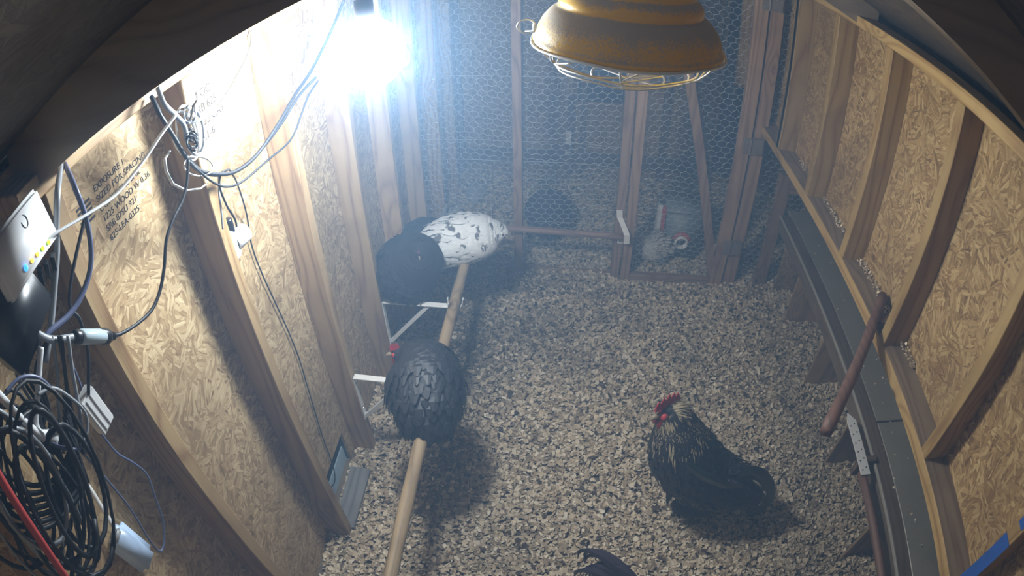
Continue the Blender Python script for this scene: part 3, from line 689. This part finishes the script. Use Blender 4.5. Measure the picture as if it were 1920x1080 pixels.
# ------------------------------------------------------------ litter
def flakes(name, n, xr, yr, zf, size, colors, parent=None, zr=.014, tilt=.45, keep=None, seed=1):
    g = np.random.default_rng(seed)
    x = g.uniform(*xr, n); y = g.uniform(*yr, n)
    if keep is not None:
        k = keep(x, y, g); x, y = x[k], y[k]; n = len(x)
    z = zf + g.uniform(0, zr, n) + .006*np.sin(x*7+1)*np.sin(y*5+2)
    L = g.uniform(size[0], size[1], n); Wd = L*g.uniform(.45, .95, n); cu = L*g.uniform(-.25, .35, n)
    ya = g.uniform(0, 2*PI, n); ta = g.normal(0, tilt, n); tb = g.normal(0, tilt, n)
    loc = np.zeros((n, 6, 3))
    for i, (a, b) in enumerate(((-.5, -.5), (0, -.5), (.5, -.5), (-.5, .5), (0, .5), (.5, .5))):
        j = g.uniform(.75, 1.1, n)
        loc[:, i, 0] = a*L*j; loc[:, i, 1] = b*Wd*j*(1 if i in (1, 4) else .75); loc[:, i, 2] = cu*(.25 - a*a)
    def rot(p, ax, an):
        c, s = np.cos(an)[:, None], np.sin(an)[:, None]; u, v = [(1, 2), (2, 0), (0, 1)][ax]; q = p.copy()
        q[..., u] = p[..., u]*c - p[..., v]*s; q[..., v] = p[..., u]*s + p[..., v]*c; return q
    loc = rot(loc, 0, ta); loc = rot(loc, 1, tb); loc = rot(loc, 2, ya)
    V = loc + np.stack([x, y, z], 1)[:, None, :]
    o0 = np.array([(xr[0]+xr[1])/2, (yr[0]+yr[1])/2, zf])
    V = (V - o0).reshape(-1, 3)
    base = (np.arange(n)*6)[:, None]
    F = np.concatenate([base + np.array([[0, 1, 4, 3]]), base + np.array([[1, 2, 5, 4]])], 1).reshape(-1, 4)
    me = bpy.data.meshes.new(name); me.vertices.add(len(V)); me.vertices.foreach_set('co', V.ravel())
    me.loops.add(F.size); me.loops.foreach_set('vertex_index', F.ravel())
    me.polygons.add(len(F)); me.polygons.foreach_set('loop_start', np.arange(len(F))*4); me.polygons.foreach_set('loop_total', np.full(len(F), 4))
    me.polygons.foreach_set('use_smooth', np.ones(len(F), bool))
    at_ = me.color_attributes.new('tone', 'FLOAT_COLOR', 'POINT')
    ci = g.random(n); pal = np.array(colors); w0 = np.clip(ci*(len(pal)-1), 0, len(pal)-1.001); i0 = w0.astype(int); fr = (w0-i0)[:, None]
    cc = pal[i0]*(1-fr) + pal[i0+1]*fr
    # damp, soiled patches: soft-edged, where droppings lie under the perches and in front of the partition
    d = np.zeros(n)
    for (px, py, rx_, ry_, s_) in DIRT: d = np.maximum(d, s_*np.exp(-(((x-px)/rx_)**2 + ((y-py)/ry_)**2)))
    d = np.clip(d*g.uniform(.2, 1.5, n), 0, .85)[:, None]
    cc = cc*(1-d) + np.array([.07, .062, .055])*d
    at_.data.foreach_set('color', np.repeat(np.concatenate([cc, np.ones((n, 1))], 1), 6, 0).ravel().astype(np.float32))
    me.update(); me.validate(); me.materials.append(chipmat)
    o = bpy.data.objects.new(name, me); link(o, parent); o.location = o0 - (parent.matrix_world.translation if parent else Vector((0, 0, 0))); return o
m = NT('wood_shaving'); ca = m.n('ShaderNodeVertexColor', {'layer_name': 'tone'}).outputs['Color']
chipmat = m.set(ca, .75)
DIRT = [(-.42, 1.9, .22, .35, .8), (-.42, 1.2, .14, .5, .75), (-.15, 2.05, .30, .22, .6), (-.35, 2.45, .5, .12, .6), (.1, 1.9, .2, .14, .4), (.3, 2.2, .3, .1, .4), (-.2, .9, .25, .2, .3),
        (.15, 2.35, .1, .06, .5), (1.12, 1.5, .12, .8, .3), (1.05, .75, .2, .2, .35), (.6, 1.9, .1, .1, .4), (-.7, 1.3, .1, .4, .4)]
TONES = [(.24, .185, .125), (.42, .33, .23), (.56, .455, .32), (.66, .55, .40), (.74, .64, .49), (.86, .78, .65)]
o = flakes('wood_shavings', 80000, (-.80, 1.53), (.25, 2.59), -.006, (.010, .026), TONES, seed=2)
tag(o, 'pale wood shavings covering the floor of the near pen', 'wood shavings', None, 'stuff')
o = flakes('wood_shavings', 26000, (-.80, 1.5), (2.59, 3.70), -.006, (.012, .028), TONES, seed=3)
tag(o, 'wood shavings covering the floor beyond the wire partition', 'wood shavings', None, 'stuff')
DIRT = []
o = flakes('sill_shavings', 900, (.985, 1.010), (.95, 2.15), .962, (.005, .012), TONES, zr=.014, seed=4)
tag(o, 'crumbled shavings heaped along the back of the right sill', 'wood shavings', None, 'stuff')
o = flakes('scattered_shavings', 90, (1.17, 1.34), (.3, 2.4), .4915, (.006, .013), TONES, zr=.002, tilt=.15, seed=5)
tag(o, 'few shavings scattered on the grey nest box top', 'wood shavings', None, 'stuff')
def drop_keep(x, y, g): return g.random(len(x)) < .9
DR = [(.05, .035, .025), (.09, .065, .045), (.03, .025, .022)]
o = flakes('droppings', 420, (-.5, 1.1), (.6, 2.5), .012, (.012, .024), DR, zr=.006, seed=6); tag(o, 'dark droppings scattered over the shavings', 'droppings', None, 'stuff')

# ------------------------------------------------------------ birds
def catm(vals, n):
    P = [Vector(v) for v in vals]; return smooth_path(P, n)
def loft(spine, n=20, sub=5, up=Vector((0, 0, 1)), bump=.0):
    """one continuous body: spine = [(pos, half width, half height)], superellipse rings, closed at both ends"""
    pos = smooth_path([s[0] for s in spine], sub); wd = smooth_path([(s[1], s[2], 0) for s in spine], sub)
    V = []; Rg = []
    for i, p in enumerate(pos):
        t = (pos[min(i+1, len(pos)-1)] - pos[max(i-1, 0)]).normalized()
        side = t.cross(up); side = side.normalized() if side.length > .05 else Vector((0, 1, 0)) if not Rg else Rg[-1][1]
        if Rg and side.dot(Rg[-1][1]) < 0: side = -side
        nn = side.cross(t).normalized()
        Rg.append((p, side, nn, t, max(wd[i].x, .001), max(wd[i].y, .001)))
        for k in range(n):
            a = 2*PI*k/n
            q_ = p + side*(math.cos(a)*wd[i].x) + nn*(math.sin(a)*wd[i].y)
            if bump: q_ += (side*math.cos(a)+nn*math.sin(a))*bump*noise.noise(q_*22)
            V.append(q_)
    m_ = len(pos); F = [(i*n+k, i*n+(k+1) % n, (i+1)*n+(k+1) % n, (i+1)*n+k) for i in range(m_-1) for k in range(n)]
    V += [pos[0], pos[-1]]; F += [(m_*n, (k+1) % n, k) for k in range(n)] + [(m_*n+1, (m_-1)*n+k, (m_-1)*n+(k+1) % n) for k in range(n)]
    return V, F, Rg
def plume(Rg, i0, i1, rows, per, L, W, lift, rnd, mb=None, jit=.3, aspan=(0, 2*PI)):
    """overlapping feather blades laid on a loft, pointing to the tail (towards ring 0)"""
    mb = mb or MB()
    for r_ in range(rows):
        fi = i0 + (i1-i0)*r_/max(1, rows-1); ii = min(int(fi), len(Rg)-2); fr = fi-ii
        p, s, nn, t, w_, h_ = Rg[ii]; p2, s2, n2, t2, w2, h2 = Rg[ii+1]
        p = p.lerp(p2, fr); w_ = w_+(w2-w_)*fr; h_ = h_+(h2-h_)*fr
        for k in range(per):
            a = aspan[0] + (aspan[1]-aspan[0])*(k + .5*(r_ % 2) + rnd.uniform(-jit, jit))/per
            o_ = p + s*(math.cos(a)*w_) + nn*(math.sin(a)*h_)
            N = (s*(math.cos(a)/max(w_, .01)) + nn*(math.sin(a)/max(h_, .01))).normalized()
            D = (-t + N*lift*rnd.uniform(.5, 1.6) + (s*rnd.uniform(-.15, .15)))
            D = (D - N*0).normalized(); S = D.cross(N).normalized()
            l = L*rnd.uniform(.8, 1.2); ww = W*rnd.uniform(.8, 1.2)
            c1 = o_ + N*.001; m1 = o_ + D*l*.5 + N*(.004+l*.06); e1 = o_ + D*l + N*(.001)
            mb.add([c1 - S*ww*.3, c1 + S*ww*.3, m1 + S*ww*.5 - N*.002, m1, m1 - S*ww*.5 - N*.002, e1 + S*ww*.22, e1 - S*ww*.22, e1 + D*l*.08],
                   [(0, 1, 2, 3), (0, 3, 4), (3, 2, 5, 7), (4, 3, 7, 6)])
    return mb
def blade(mb, path, w, nrm=Vector((0, 1, 0)), n=5, keel=.15):
    P = smooth_path(path, n); m_ = len(P); v = []
    for i, p in enumerate(P):
        t = (P[min(i+1, m_-1)] - P[max(i-1, 0)]).normalized(); s = t.cross(nrm)
        s = s.normalized() if s.length > .01 else Vector((1, 0, 0))
        u = i/(m_-1); ww = w*(.35 + .9*math.sin(min(1, u*1.15)*PI)**.7*.8)*(1 if u < .8 else max(.05, (1-u)/.2))
        nn = s.cross(t); v += [p - s*ww/2, p + nn*ww*keel, p + s*ww/2]
    f = []
    for i in range(m_-1): f += [(3*i, 3*i+1, 3*i+4, 3*i+3), (3*i+1, 3*i+2, 3*i+5, 3*i+4)]
    return mb.add(v, f)
def comb(root, base, fwd, up, L, H, spikes=5, mat='comb', name='comb'):
    fwd = Vector(fwd).normalized(); up = Vector(up).normalized(); side = fwd.cross(up).normalized(); pts = []
    n = spikes*2
    for i in range(n+1):
        u = i/n; h = H*(.45 + .55*math.sin(u*PI*.9+.2))*(1 if i % 2 else .5)
        pts.append((u, h))
    v = []
    for s_ in (-1, 1):
        for u, h in pts: v.append(Vector(base) + fwd*(u-.5)*L + up*h + side*s_*.0015)
        for u, h in pts: v.append(Vector(base) + fwd*(u-.5)*L - up*.006 + side*s_*.005)
    m_ = len(pts); f = []
    for b_ in (0, 2*m_):
        for i in range(m_-1): f.append((b_+i, b_+i+1, b_+m_+i+1, b_+m_+i))
    for i in range(m_-1): f.append((i, i+1, 2*m_+i+1, 2*m_+i))
    f += [(0, m_, 3*m_, 2*m_), (m_-1, 2*m_-1, 4*m_-1, 3*m_-1)]
    return MB().add(v, f).build(name, M[mat], root)
def ball(name, c_, r_, mat, root, sc=(1, 1, 1)):
    bm = bmesh.new(); bmesh.ops.create_uvsphere(bm, u_segments=14, v_segments=10, radius=r_)
    for v in bm.verts: v.co = Vector((v.co.x*sc[0], v.co.y*sc[1], v.co.z*sc[2]))
    return MB().bm(bm, Matrix.Translation(c_)).build(name, M[mat] if isinstance(mat, str) else mat, root, True)
def head_bits(root, hd, fwd, up, s=1.0, combL=.045, combH=.03, wat=True):
    fwd = Vector(fwd).normalized(); up = Vector(up).normalized(); side = fwd.cross(up).normalized(); hd = Vector(hd)
    comb(root, hd + up*.024*s + fwd*.006, fwd, up, combL*s, combH*s)
    MB().tube([hd + fwd*.020*s, hd + fwd*.034*s - up*.002, hd + fwd*.048*s - up*.008], .008, 8, rr=[.010*s, .007*s, .0015]).build('beak', M['beak'], root, True)
    for q_ in (-1, 1):
        ball('eye', hd + side*.019*s*q_ + fwd*.010*s + up*.005, .0045*s, 'eye', root)
        ball('face', hd + side*.011*s*q_ + fwd*.012*s, .010*s, 'comb', root, (1, 1, 1))
        if wat: ball('wattle', hd + side*.009*s*q_ + fwd*.018*s - up*.026*s, .011*s, 'comb', root, (.6, .6, 1.5))
def foot(root, hip, ankle, ground, fwd, mat='skin_yellow', r=.0065):
    hip, ankle, ground, fwd = Vector(hip), Vector(ankle), Vector(ground), Vector(fwd).normalized(); side = fwd.cross(Vector((0, 0, 1)))
    lg = MB().tube(smooth_path([hip, ankle, ground+Vector((0, 0, .008))], 4), r, 8).build('leg', M[mat], root, True)
    for a in (-.55, 0, .55, PI):
        d_ = fwd*math.cos(a) + side*math.sin(a); l = .05 if a != PI else .025
        MB().tube([ground+Vector((0, 0, .007)), ground+d_*l*.5+Vector((0, 0, .010)), ground+d_*l+Vector((0, 0, .003))], .004, 6, rr=[.005, .004, .0015]).build('toe', M[mat], lg, True)

rn = random.Random(11)
# --- rooster standing on the shavings at right
R0 = Vector((.60, 1.09, 0))
ro = empty('rooster', R0, 'black rooster with pale gold neck and red comb standing on the shavings', 'rooster')
sp = [(at(1420, 915, y=1.05), .02, .02), (at(1398, 915, y=1.06), .06, .055), (at(1362, 905, y=1.07), .09, .085), (at(1322, 892, y=1.09), .110, .105), (at(1292, 868, y=1.10), .115, .118), (at(1277, 838, y=1.11), .104, .112), (at(1271, 812, y=1.12), .086, .090), (at(1267, 792, y=1.13), .064, .067), (at(1262, 777, y=1.135), .045, .047), (at(1255, 768, y=1.14), .033, .034), (at(1247, 769, y=1.138), .022, .022), (at(1242, 772, y=1.137), .006, .006)]
HD = at(1250, 770, y=1.138)
V, F, Rg = loft(sp, 22, 5, bump=.006); mesh('body', V, F, M['f_black'], ro, True, R0)
NR = len(Rg)
plume(Rg, 4, NR*.62, 22, 20, .050, .024, .10, rn).build('plumage', M['f_black'], ro)['kind'] = 'stuff'
plume(Rg, NR*.52, NR*.85, 28, 42, .055, .0052, .10, rn).build('hackle', M['f_gold'], ro)['kind'] = 'stuff'
ro.children[-1]['label'] = 'pale gold striped neck feathers'
plume(Rg, NR*.44, NR*.82, 9, 16, .062, .0060, .12, rn).build('hackle_streaks', M['f_black'], ro)['kind'] = 'stuff'
mbw = MB()
for k in range(9):
    o_ = at(1285+5*k, 868+3*k, y=1.0) ; blade(mbw, [o_, at(1325+5*k, 895+2*k, y=.99), at(1365+4*k, 915, y=1.01)], .035, Vector((0, -1, .2)))
mbw.build('wing', M['f_tail'], ro)
mbt = MB()
for k in range(18):
    u = k/17; yy = 1.02+.03*rn.random(); sc_ = 1-.42*u
    cx_, cy_ = 1400, 925
    path = [(1372, 912), (1398, 882), (1425, 884), (1444, 910), (1442, 942), (1415, 966), (1396, 972)]
    blade(mbt, [at(cx_+(a-cx_)*(sc_ if n_ else 1), cy_+(b-cy_)*(sc_ if n_ else 1), y=yy) for n_, (a, b) in enumerate(path)], .034, Vector((0, -1, .15)), 4)
mbt.build('tail', M['f_tail'], ro)
for a, b in (((1412, 900), (1429, 915)), ((1432, 921), (1436, 930)), ((1431, 938), (1420, 950))):
    blade(MB(), [at(*a, y=1.0), at((a[0]+b[0])/2+1, (a[1]+b[1])/2-1, y=.998), at(*b, y=1.0)], .008, Vector((0, -1, .2)), 3).build('tail_quill', M['cable_white'], ro)
fl_ = MB()
for k in range(60):
    a = rn.uniform(0, 2*PI); b_ = Vector((.54+.10*math.cos(a), 1.10+.07*math.sin(a), .17)); blade(fl_, [b_, b_+Vector((.01*math.cos(a), .01*math.sin(a), -.05)), b_+Vector((.0, .0, -.10-rn.random()*.02))], .028, Vector((math.cos(a), math.sin(a), 0)), 3)
fl_.build('thigh_fluff', M['f_dull'], ro)['kind'] = 'stuff'
head_bits(ro, HD, (-.85, -.45, -.12), (.0, .0, 1), 1.4, .062, .036)
foot(ro, (.56, 1.06, .13), (.575, 1.06, .07), (.555, 1.05, 0), (-1, -.1, 0)); foot(ro, (.50, 1.13, .13), (.515, 1.13, .07), (.50, 1.13, 0), (-1, -.1, 0))

# --- second rooster at the bottom edge: only its tail enters the picture
R1 = Vector((.40, .50, 0)); r2 = empty('rooster', R1, 'dark violet-black rooster whose tail enters at the bottom edge', 'rooster')
sp = [((.30, .60, .27), .012, .015), ((.32, .58, .27), .05, .05), ((.36, .53, .26), .085, .085), ((.41, .47, .25), .10, .105), ((.46, .41, .26), .09, .10), ((.49, .37, .32), .06, .07), ((.505, .35, .40), .04, .045), ((.515, .335, .44), .026, .028), ((.53, .32, .445), .01, .01)]
V, F, Rg = loft(sp, 20, 4, bump=.005); mesh('body', V, F, M['f_black'], r2, True, R1)
plume(Rg, 3, len(Rg)*.8, 14, 18, .05, .024, .1, rn).build('plumage', M['f_purple'], r2)['kind'] = 'stuff'
mbt = MB()
for k in range(15):
    u = k/14; b_ = Vector((.32+.03*rn.random(), .58+.02*rn.random(), .26+.03*u)); s_ = .72+.33*rn.random()
    d_ = Vector((-.19, .10+.05*(u-.5), .17+.05*(u-.5)))*s_
    blade(mbt, [b_, b_+d_*.5+Vector((0, 0, .03)), b_+d_*.85+Vector((-.01, .0, .015)), b_+d_+Vector((-.03, 0, -.02-.03*rn.random())), b_+d_+Vector((-.04, -.01, -.05-.05*rn.random()))], .026, Vector((.3, -1, .5)), 4)
mbt.build('tail', M['f_purple'], r2)
head_bits(r2, (.517, .333, .442), (.7, -.7, -.1), (0, 0, 1), 1.1)
foot(r2, (.41, .45, .16), (.40, .45, .08), (.41, .44, 0), (.7, -.7, 0)); foot(r2, (.43, .50, .16), (.42, .50, .08), (.44, .50, 0), (.7, -.7, 0))

def hen(name, label, spine, mat, plm, root_at, rows=16, per=20, fl_l=.045, fl_w=.03, lift=.12, head=None, hf=None, hu=(0, 0, 1), hs=1.0, ch=.02, cat='hen', feet=None, wat=True, up=Vector((0, 0, 1)), bump=.006, perf=None):
    root = empty(name, root_at, label, cat)
    V, F, Rg = loft(spine, 24, 5, up, bump); mesh('body', V, F, M[mat], root, True, root_at)
    pl = plume(Rg, 2, len(Rg)*(perf or .9), rows, per, fl_l, fl_w, lift, rn).build('plumage', M[plm], root); pl['kind'] = 'stuff'
    if head is not None: head_bits(root, head, hf, hu, hs, .035, ch, wat)
    for ft in feet or (): foot(root, *ft)
    return root, Rg
# hen F: on the long perch, back to the lens
hF, RgF = hen('hen', 'glossy black hen roosting on the long perch, nearest the lens',
    [(at(801, 800, z=.455), .02, .02), (at(801, 788, z=.475), .07, .06), (at(799, 758, z=.52), .104, .088), (at(797, 728, z=.55), .119, .100), (at(796, 702, z=.56), .119, .102), (at(790, 684, z=.565), .100, .090), (at(775, 672, z=.565), .070, .070), (at(757, 665, z=.565), .042, .044), (at(745, 661, z=.57), .028, .028), (at(738, 659, z=.57), .008, .008)],
    'f_black', 'f_black', Vector((PERX, 1.22, .48)), 22, 24, .052, .03, .10, at(745, 661, z=.575), (-.9, -.3, 0), hs=.95, ch=.026,
    feet=(((-.44, 1.20, .50), (-.43, 1.20, .495), (PERX-.012, 1.20, PERZ+.012), (-.2, 1, 0)), ((-.40, 1.21, .50), (-.40, 1.21, .495), (PERX+.008, 1.22, PERZ+.012), (.1, 1, 0))), perf=.66)
mbt = MB()
for k in range(34):
    a = rn.uniform(-1.3, 1.3); b_ = at(801, 786, z=.475) + Vector((.06*math.sin(a), .02, .03*math.cos(a))); blade(mbt, [b_, b_+Vector((.02*math.sin(a), -.04, -.01)), b_+Vector((.03*math.sin(a), -.075, -.05-.02*rn.random()))], .030, Vector((0, -.5, 1)), 3)
mbt.build('tail', M['f_dull'], hF)
# hen A: black, next to the wall
hA, _ = hen('hen', 'dull black hen roosting against the left wall with a small red comb',
    [((-.66, 1.80, .46), .02, .02), ((-.655, 1.80, .48), .07, .07), ((-.63, 1.80, .525), .115, .115), ((-.605, 1.80, .565), .135, .128), ((-.578, 1.79, .595), .125, .118), ((-.555, 1.765, .63), .085, .085), ((-.545, 1.745, .662), .048, .050), ((-.542, 1.727, .678), .030, .030), ((-.54, 1.712, .680), .008, .008)],
    'f_dull', 'f_dull', Vector((-.60, 1.78, .44)), 16, 22, .05, .034, .08, (-.543, 1.728, .678), (.4, -.9, -.2), hs=.55, ch=.012, feet=(((-.60, 1.74, .47), (-.60, 1.73, .465), (-.60, 1.722, .441), (0, 1, 0)), ((-.56, 1.74, .47), (-.56, 1.73, .465), (-.555, 1.722, .441), (0, 1, 0))), perf=.7, wat=False)
hB, _ = hen('hen', 'dull black hen tucked between the wall hen and the white hen',
    [((-.69, 2.15, .39), .02, .02), ((-.675, 2.14, .41), .06, .06), ((-.645, 2.12, .45), .095, .095), ((-.60, 2.09, .48), .105, .103), ((-.565, 2.06, .495), .088, .083), ((-.545, 2.03, .505), .055, .055), ((-.535, 2.00, .51), .030, .030), ((-.532, 1.985, .508), .008, .008)],
    'f_dull', 'f_dull', Vector((-.62, 2.10, .44)), 14, 22, .05, .034, .08, (-.535, 2.00, .511), (.2, -.9, -.3), hs=.5, ch=.010, perf=.75, wat=False)
# white hen across the end of the perch
hW, _ = hen('hen', 'white hen with black mottling roosting at the far end of the perch',
    [((-.575, 2.00, .50), .02, .03), ((-.555, 2.005, .51), .075, .07), ((-.50, 2.02, .53), .105, .095), ((-.44, 2.035, .54), .115, .105), ((-.37, 2.05, .545), .110, .100), ((-.32, 2.06, .55), .085, .080), ((-.285, 2.065, .555), .050, .050), ((-.262, 2.06, .555), .028, .028), ((-.248, 2.055, .55), .008, .008)],
    'f_white', 'f_white', Vector((-.42, 2.03, .48)), 16, 22, .048, .032, .05, None, bump=.008, perf=.85,
    feet=(((-.42, 2.0, .47), (-.42, 1.995, .475), (PERX-.006, 1.985, PERZ+.018), (.2, -1, 0)), ((-.40, 2.0, .47), (-.40, 1.995, .475), (PERX+.012, 1.99, PERZ+.014), (.2, -1, 0))))
MB().tube([(-.262, 2.058, .552), (-.248, 2.05, .545), (-.238, 2.045, .535)], .006, 8, rr=[.008, .006, .001]).build('beak', M['beak'], hW, True)
ball('eye', Vector((-.264, 2.035, .565)), .004, 'eye', hW)
# black hen standing beyond the wire
hC, _ = hen('hen', 'black hen standing on the shavings just beyond the wire partition',
    [((-.10, 2.98, .13), .02, .02), ((-.105, 2.97, .14), .08, .08), ((-.11, 2.92, .15), .12, .115), ((-.115, 2.86, .155), .128, .12), ((-.12, 2.80, .15), .11, .105), ((-.12, 2.75, .15), .07, .07), ((-.12, 2.72, .155), .035, .035), ((-.12, 2.70, .155), .008, .008)],
    'f_dull', 'f_dull', Vector((-.11, 2.86, 0)), 14, 20, .05, .034, .08, (-.12, 2.73, .155), (0, -1, -.4), hs=.8, ch=.012, feet=(((-.14, 2.86, .07), (-.14, 2.86, .05), (-.14, 2.85, 0), (0, -1, 0)), ((-.09, 2.86, .07), (-.09, 2.86, .05), (-.09, 2.85, 0), (0, -1, 0))), perf=.7, wat=False)
# pale fluffy bird behind the wire door
hP, _ = hen('silkie_chicken', 'pale fluffy little chicken resting behind the wire door beside the tote',
    [((.555, 2.70, .09), .02, .02), ((.548, 2.70, .10), .05, .06), ((.52, 2.705, .095), .075, .085), ((.485, 2.71, .085), .080, .082), ((.45, 2.71, .09), .062, .068), ((.425, 2.71, .115), .045, .048), ((.408, 2.705, .135), .035, .035), ((.395, 2.70, .14), .012, .012)],
    'f_pale', 'f_pale', Vector((.485, 2.70, 0)), 18, 26, .03, .012, .6, (.403, 2.695, .135), (-.8, -.5, -.1), hs=.6, ch=.008, cat='chicken', feet=(((.47, 2.70, .03), (.47, 2.70, .02), (.46, 2.69, 0), (-1, 0, 0)), ((.50, 2.70, .03), (.50, 2.70, .02), (.49, 2.69, 0), (-1, 0, 0))), wat=False)

# ------------------------------------------------------------ things in the far pen
tt = empty('feed_tote', (.655, 2.82, 0), 'grey tote with red-rimmed feeding port behind the wire door', 'feeder')
bm = bmesh.new(); bmesh.ops.create_cube(bm, size=1)
for v in bm.verts: k = 1.0 + .06*v.co.z; v.co = Vector((v.co.x*.20*k, v.co.y*.20*k, v.co.z*.31))
bmesh.ops.bevel(bm, geom=list(bm.edges), offset=.012, segments=2, affect='EDGES')
TC = Vector((.660, 2.83, .155)); MB().bm(bm, Matrix.Translation(TC)).build('tub', M['tote'], tt, True)
rbox(MB(), Matrix.Translation((.660, 2.83, .31)), (-.115, -.115, 0), (.115, .115, .016), .005).build('lid', M['tote'], tt, True)
RX_ = Matrix.Rotation(PI/2, 3, 'X')
MB().lathe([(.030, 0), (.040, 0), (.042, .025), (.036, .034), (.030, .03), (.028, 0)], 28, (.650, 2.735, .125), RX_).build('port_ring', M['white'], tt, True)
MB().lathe([(.0005, .001), (.030, .001)], 24, (.650, 2.731, .125), RX_).build('port_opening', M['black'], tt)
P = [Vector((.650+.048*math.cos(a), 2.722, .130+.048*math.sin(a))) for a in np.linspace(.25, PI-.25, 14)]
MB().tube(P, .010, 8).build('port_hood', M['red'], tt, True)
wtr = empty('drinker', (.535, 2.80, 0), 'narrow red and white poultry drinker beside the grey tote', 'drinker')
MB().lathe([(.001, .34), (.020, .335), (.024, .32), (.024, .12), (.03, .11), (.032, .05), (.001, .05)], 20, (.520, 2.83, -.04)).build('bottle', M['white'], wtr, True)
rbox(MB(), Matrix.Translation((.538, 2.785, .14)), (-.010, -.008, 0), (.012, .008, .17), .003).build('red_holder', M['red'], wtr)
MB().lathe([(.001, .0), (.05, 0), (.055, .03), (.05, .03), (.045, .008), (.001, .008)], 24, (.520, 2.83, .0)).build('dish', M['red'], wtr, True)
sb = empty('salt_block', (-.62, 3.34, 0), 'pale grey block lying on the far shavings near the left wall', 'block')
bm = bmesh.new(); bmesh.ops.create_icosphere(bm, subdivisions=3, radius=1)
for v in bm.verts:
    d_ = 1 + .18*noise.noise(v.co*2.3); v.co = Vector((v.co.x*.062*d_*(1+.25*v.co.y), v.co.y*.12*d_, v.co.z*.05*d_))
MB().bm(bm, Matrix.Translation((-.60, 3.30, .035))).build('block', M['rock'], sb, True)
stk = wood('pale_stake', 2, (.4, .4, .4), (.62, .62, .62), knots=False)
for i, (u, v, u2, v2) in enumerate(((828, 409, 837, 384), (843, 406, 845, 390), (852, 402, 861, 380))):
    a = at(u, v, y=2.86); b = at(u2, v2, y=2.93)
    s_ = MB().tube([a, a.lerp(b, .5)+Vector((0, 0, .004)), b], .010, 10, rr=[.010, .011, .012]).build('broken_stick', M['rock'], None, True)
    tag(s_, ['pale stick lying beyond the wire, leftmost of three by the white hen', 'pale stick lying beyond the wire, middle one of three by the white hen', 'pale stick lying beyond the wire, rightmost of three by the white hen'][i], 'stick', 'pale sticks beyond the wire')
w1 = empty('window_1', (.19, YB-.03, .75), 'small dark window in the far end wall', None); w1['kind'] = 'structure'
MB().box((.04, YB-.03, .56), (.36, YB-.026, .95)).build('pane', M['glass'], w1)
for a, b in (((.00, YB-.04, .515), (.40, YB-.015, .56)), ((.00, YB-.04, .95), (.40, YB-.015, .99)), ((.0, YB-.04, .56), (.04, YB-.015, .95)), ((.36, YB-.04, .56), (.40, YB-.015, .95))): MB().box(a, b, .002).build('frame', M['old_x'], w1)
vp = empty('feeder_post', (-.01, 3.60, 0), 'dark upright post with white tape in the far pen', 'post')
MB().box((-.03, 3.60, -.03), (.008, 3.638, .62), .002).build('post', M['dim_z'], vp)
MB().box((-.032, 3.597, .27), (.004, 3.600, .37), .0005).build('tape', M['white'], vp); MB().box((-.032, 3.597, .20), (.004, 3.600, .215), .0005).build('tape', M['white'], vp)
dc = empty('hanging_tarp', (1.0, 3.2, .9), 'dark hanging tarp at the right of the far pen', 'tarp')
v = []; f = []; nx, nz = 24, 12
for j in range(nz+1):
    for i in range(nx+1):
        u = i/nx; x = .92 + .36*u; z = .25 + 1.4*j/nz
        for t_ in (0, .004): v.append((x, 3.35 + .03*math.sin(u*19) + .01*math.sin(j) + t_, z))
for j in range(nz):
    for i in range(nx):
        a = 2*(j*(nx+1)+i); b = a+2; c_ = a+2*(nx+1); d_ = c_+2
        f += [(a, b, d_, c_), (a+1, c_+1, d_+1, b+1)]
mesh('sheet', v, f, plain('dark_navy_tarp', (.02, .03, .05), .6), dc, True, (1.0, 3.35, .9))
